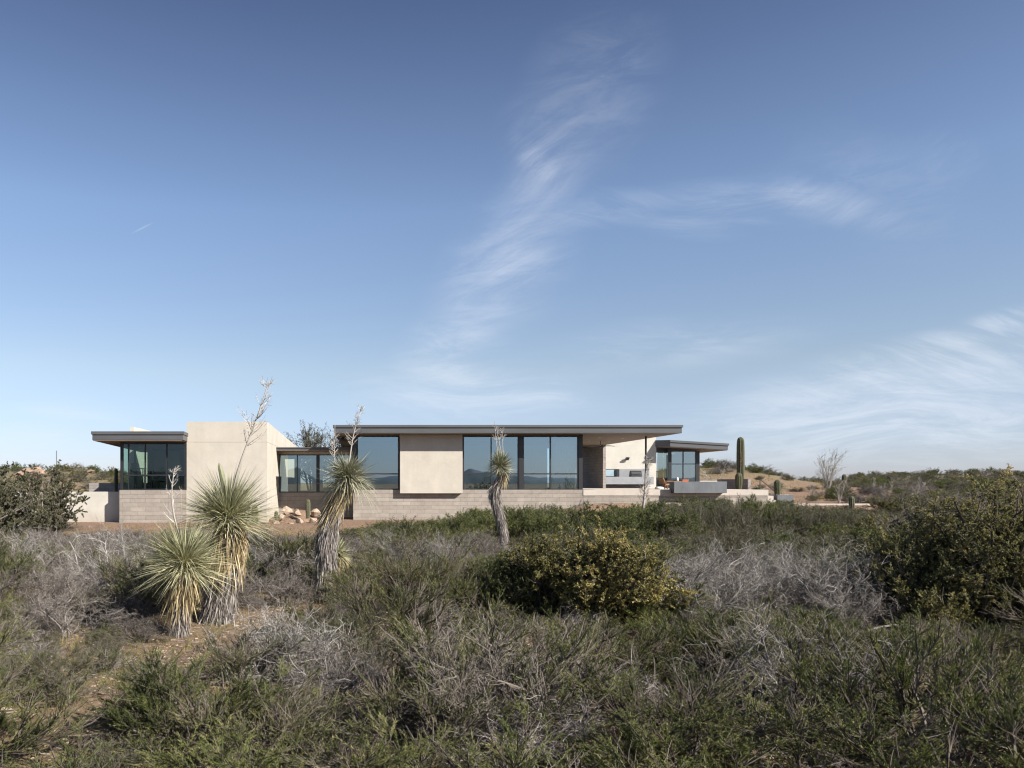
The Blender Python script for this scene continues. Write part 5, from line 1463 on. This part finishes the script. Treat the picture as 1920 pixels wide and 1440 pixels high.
for (nm, px, py, a, L, lab) in (('fallen_branch', 1600, 1165, -0.45, 1.6, 'long pale fallen branch lying across the scrub under the right thicket'),
                          ('fallen_branch', 1330, 1325, 2.9, 0.9, 'crooked grey branch lying on bare earth in the right foreground')):
    b0 = at(px, py+40); r = RS(int(px))
    B = MB(); s1 = grow(r, np.array([[0, 0, 0.15]]), np.array([[math.cos(a), math.sin(a)*0.4, 0.22]]), L, 9, 0.12, 0.0); tubes(B, s1, 0.022, 0.007, 5, 0.9)
    p, t, pi, tt = sub(r, s1, 12, 0.2, 1.0); s2 = grow(r, p, t+r.randn(len(p), 3)*0.5, r.uniform(0.15, 0.5, len(p)), 5, 0.2, 0.03); tubes(B, s2, 0.009, 0.003, 4, r.uniform(0.6, 1, len(p)))
    o = B.build(nm, M['bark']); o.location = b0; tag(o, lab, 'branch')

# ------------------------------------------------------------------ sun, sky, clouds
SUN_AZ, SUN_EL = R(127.5), R(33)      # clockwise from +Y
sd = Vector((math.sin(SUN_AZ)*math.cos(SUN_EL), math.cos(SUN_AZ)*math.cos(SUN_EL), math.sin(SUN_EL)))
ld = bpy.data.lights.new('sun', 'SUN'); ld.energy = 3.8; ld.angle = R(0.53); ld.color = (1.0, 0.945, 0.865)
lo = bpy.data.objects.new('sun', ld); col.objects.link(lo)
lo.rotation_euler = sd.to_track_quat('Z', 'Y').to_euler(); lo.location = (30, -20, 40)

w = bpy.data.worlds.new('World'); scn.world = w; w.use_nodes = True
nt = w.node_tree; nt.nodes.clear(); L = nt.links
wo = nd(nt, 'ShaderNodeOutputWorld'); bg = nd(nt, 'ShaderNodeBackground'); bg.inputs['Strength'].default_value = 0.062
sky = nd(nt, 'ShaderNodeTexSky', sky_type='NISHITA'); sky.sun_disc = False
sky.sun_elevation = SUN_EL; sky.sun_rotation = SUN_AZ; sky.air_density = 1.0; sky.dust_density = 0.6; sky.ozone_density = 2.0; sky.altitude = 1000
tc = nd(nt, 'ShaderNodeTexCoord'); sp = nd(nt, 'ShaderNodeSeparateXYZ'); L.new(tc.outputs['Generated'], sp.inputs[0])
ay = math_(nt, 'MAXIMUM', math_(nt, 'ABSOLUTE', sp.outputs[1]), 0.05)
u_ = math_(nt, 'MULTIPLY_ADD', math_(nt, 'DIVIDE', sp.outputs[0], ay), F/1000, CX/1000)
v_ = math_(nt, 'MULTIPLY_ADD', math_(nt, 'DIVIDE', sp.outputs[2], ay), -F/1000, HY/1000)
cb = nd(nt, 'ShaderNodeCombineXYZ'); L.new(u_, cb.inputs[0]); L.new(v_, cb.inputs[1])
# wispy bending of the streaks
wn_ = nd(nt, 'ShaderNodeTexNoise'); wn_.inputs['Scale'].default_value = 2.6; wn_.inputs['Detail'].default_value = 2
L.new(cb.outputs[0], wn_.inputs['Vector'])
vs = nd(nt, 'ShaderNodeVectorMath', operation='SUBTRACT'); L.new(wn_.outputs['Color'], vs.inputs[0]); vs.inputs[1].default_value = (0.5, 0.5, 0.5)
vm = nd(nt, 'ShaderNodeVectorMath', operation='SCALE'); L.new(vs.outputs[0], vm.inputs[0]); vm.inputs['Scale'].default_value = 0.06
va = nd(nt, 'ShaderNodeVectorMath', operation='ADD'); L.new(cb.outputs[0], va.inputs[0]); L.new(vm.outputs[0], va.inputs[1])
def fibres(angle, fx, fy, seed):
    m2 = nd(nt, 'ShaderNodeMapping', vector_type='TEXTURE')
    m2.inputs['Location'].default_value = (0, 0, seed); m2.inputs['Rotation'].default_value = (0, 0, angle); m2.inputs['Scale'].default_value = (1/fx, 1/fy, 1)
    L.new(va.outputs[0], m2.inputs[0])
    n_ = noise(nt, 1.7, 9, 0.68, m2.outputs[0], 0.5)
    rm = nd(nt, 'ShaderNodeMapRange'); rm.interpolation_type = 'SMOOTHSTEP'
    rm.inputs['From Min'].default_value = 0.36; rm.inputs['From Max'].default_value = 0.70
    L.new(n_, rm.inputs['Value'])
    return rm.outputs[0]
FIB = {'h': fibres(-0.03, 2.0, 13, 1.0), 'd': fibres(-0.6, 2.6, 14, 2.0), 's': fibres(-0.25, 3.0, 11, 3.0), 'r': fibres(0.3, 2.2, 15, 4.0), 'n': None}
def cloud(ax_, ay_, bx_, by_, wid, amt, fib='h', soft=1.0):
    """one cirrus streak between two sky directions"""
    mx_, my_ = (ax_+bx_)/2, (ay_+by_)/2; ln = math.hypot(bx_-ax_, by_-ay_)/2; an = math.atan2(by_-ay_, bx_-ax_)
    mp = nd(nt, 'ShaderNodeMapping', vector_type='TEXTURE')
    mp.inputs['Location'].default_value = (mx_, my_, 0); mp.inputs['Rotation'].default_value = (0, 0, an); mp.inputs['Scale'].default_value = (ln*1.25, wid*1.6, 1)
    L.new((va if fib != 'n' else cb).outputs[0], mp.inputs[0])
    gt = nd(nt, 'ShaderNodeTexGradient', gradient_type='SPHERICAL'); L.new(mp.outputs[0], gt.inputs[0])
    e = nd(nt, 'ShaderNodeMapRange'); e.interpolation_type = 'SMOOTHSTEP'; e.inputs['From Min'].default_value = 0; e.inputs['From Max'].default_value = 0.85*soft
    L.new(gt.outputs['Fac'], e.inputs['Value'])
    k = math_(nt, 'MULTIPLY', e.outputs[0], amt)
    return math_(nt, 'MULTIPLY', math_(nt, 'MULTIPLY_ADD', FIB[fib], 0.86, 0.14), k) if FIB[fib] is not None else k
parts = [
 cloud(0.955, 0.27, 1.05, 0.335, 0.022, 0.22, 'd'),
 cloud(1.10, 0.20, 0.84, 0.66, 0.05, 0.16, 'd'),
 cloud(0.86, 0.62, 0.97, 0.64, 0.02, 0.2, 'h'),
 cloud(0.80, 0.70, 1.16, 0.76, 0.03, 0.22, 'h'),
 cloud(1.20, 0.02, 1.02, 0.34, 0.10, 0.15, 's'),
 cloud(1.10, 0.22, 0.96, 0.34, 0.09, 0.15, 'd'),
 cloud(1.06, 0.32, 0.84, 0.66, 0.085, 0.30, 's'),
 cloud(1.01, 0.42, 0.92, 0.57, 0.05, 0.20, 'd'),
 cloud(0.83, 0.605, 0.97, 0.575, 0.03, 0.35, 'h'),
 cloud(0.90, 0.61, 0.76, 0.74, 0.06, 0.40, 's'),
 cloud(0.64, 0.755, 1.12, 0.72, 0.06, 0.50, 'h'),
 cloud(1.02, 0.40, 1.28, 0.372, 0.028, 0.22, 'r'),
 cloud(1.20, 0.375, 1.62, 0.375, 0.038, 0.26, 'h'),
 cloud(1.42, 0.335, 1.72, 0.425, 0.035, 0.22, 'd'),
 cloud(1.18, 0.41, 1.40, 0.435, 0.018, 0.18, 'h'),
 cloud(1.00, 0.665, 1.56, 0.615, 0.04, 0.26, 'h'),
 cloud(1.64, 0.68, 2.06, 0.565, 0.026, 0.45, 'r'),
 cloud(1.38, 0.76, 2.10, 0.655, 0.055, 0.52, 'r'),
 cloud(1.22, 0.795, 2.15, 0.750, 0.075, 0.50, 'h'),
 cloud(1.10, 0.85, 2.20, 0.835, 0.09, 0.42, 'h'),
 cloud(1.72, 0.26, 1.85, 0.33, 0.05, 0.08, 'd'),
 cloud(1.45, 0.29, 1.85, 0.42, 0.10, 0.10, 's'),
 cloud(-0.05, 0.80, 0.25, 0.785, 0.035, 0.35, 'h'),
 cloud(0.246, 0.438, 0.288, 0.417, 0.0016, 0.20, 'n'),
]
tot = parts[0]
for q in parts[1:]: tot = math_(nt, 'ADD', math_(nt, 'MULTIPLY', tot, math_(nt, 'SUBTRACT', 1.0, q)), q)
above = math_(nt, 'MULTIPLY', math_(nt, 'ADD', sp.outputs[2], 0.0), 30.0, clamp=True)
tot = math_(nt, 'MULTIPLY', math_(nt, 'MULTIPLY', tot, above), 0.8, clamp=True)
elv = math_(nt, 'MAXIMUM', sp.outputs[2], 0.0)
grade = ramp(nt, [(0.0, (0.57, 0.60, 0.86)), (0.06, (0.69, 0.67, 0.80)), (0.136, (0.93, 0.81, 0.76)), (0.32, (1.02, 0.95, 0.94)), (0.42, (0.86, 0.80, 0.82)), (0.52, (0.64, 0.60, 0.66)), (1.0, (0.5, 0.48, 0.5))], elv)
skyc = mixc(nt, 1.0, sky.outputs[0], grade, 'MULTIPLY')
L.new(mixc(nt, tot, skyc, (5.6, 5.9, 6.5)), bg.inputs['Color'])
w.cycles.sampling_method = 'MANUAL'; w.cycles.sample_map_resolution = 256
L.new(bg.outputs[0], wo.inputs[0])

# ------------------------------------------------------------------ camera and render settings
cd = bpy.data.cameras.new('camera'); cam = bpy.data.objects.new('camera', cd); col.objects.link(cam)
cam.location = (0, 0, CZ); cam.rotation_euler = (R(90), 0, 0)
cd.sensor_width = 36; cd.lens = 28; cd.shift_x = (960-CX)/1920; cd.shift_y = (HY-720)/1920
cd.clip_start = 0.1; cd.clip_end = 12000
scn.camera = cam
scn.render.engine = 'CYCLES'
scn.view_settings.view_transform = 'Standard'; scn.view_settings.look = 'None'
scn.view_settings.exposure = 1.38; scn.view_settings.gamma = 1.0; scn.view_settings.use_curve_mapping = False
scn.cycles.max_bounces = 6; scn.cycles.diffuse_bounces = 2; scn.cycles.glossy_bounces = 2
scn.cycles.transparent_max_bounces = 12; scn.cycles.transmission_bounces = 4
scn.cycles.caustics_reflective = False; scn.cycles.caustics_refractive = False
scn.cycles.use_denoising = True
scn.cycles.use_adaptive_sampling = True; scn.cycles.adaptive_threshold = 0.02
scn.cycles.filter_width = 1.2
scn.render.film_transparent = False
print('plants', NPL['n'])
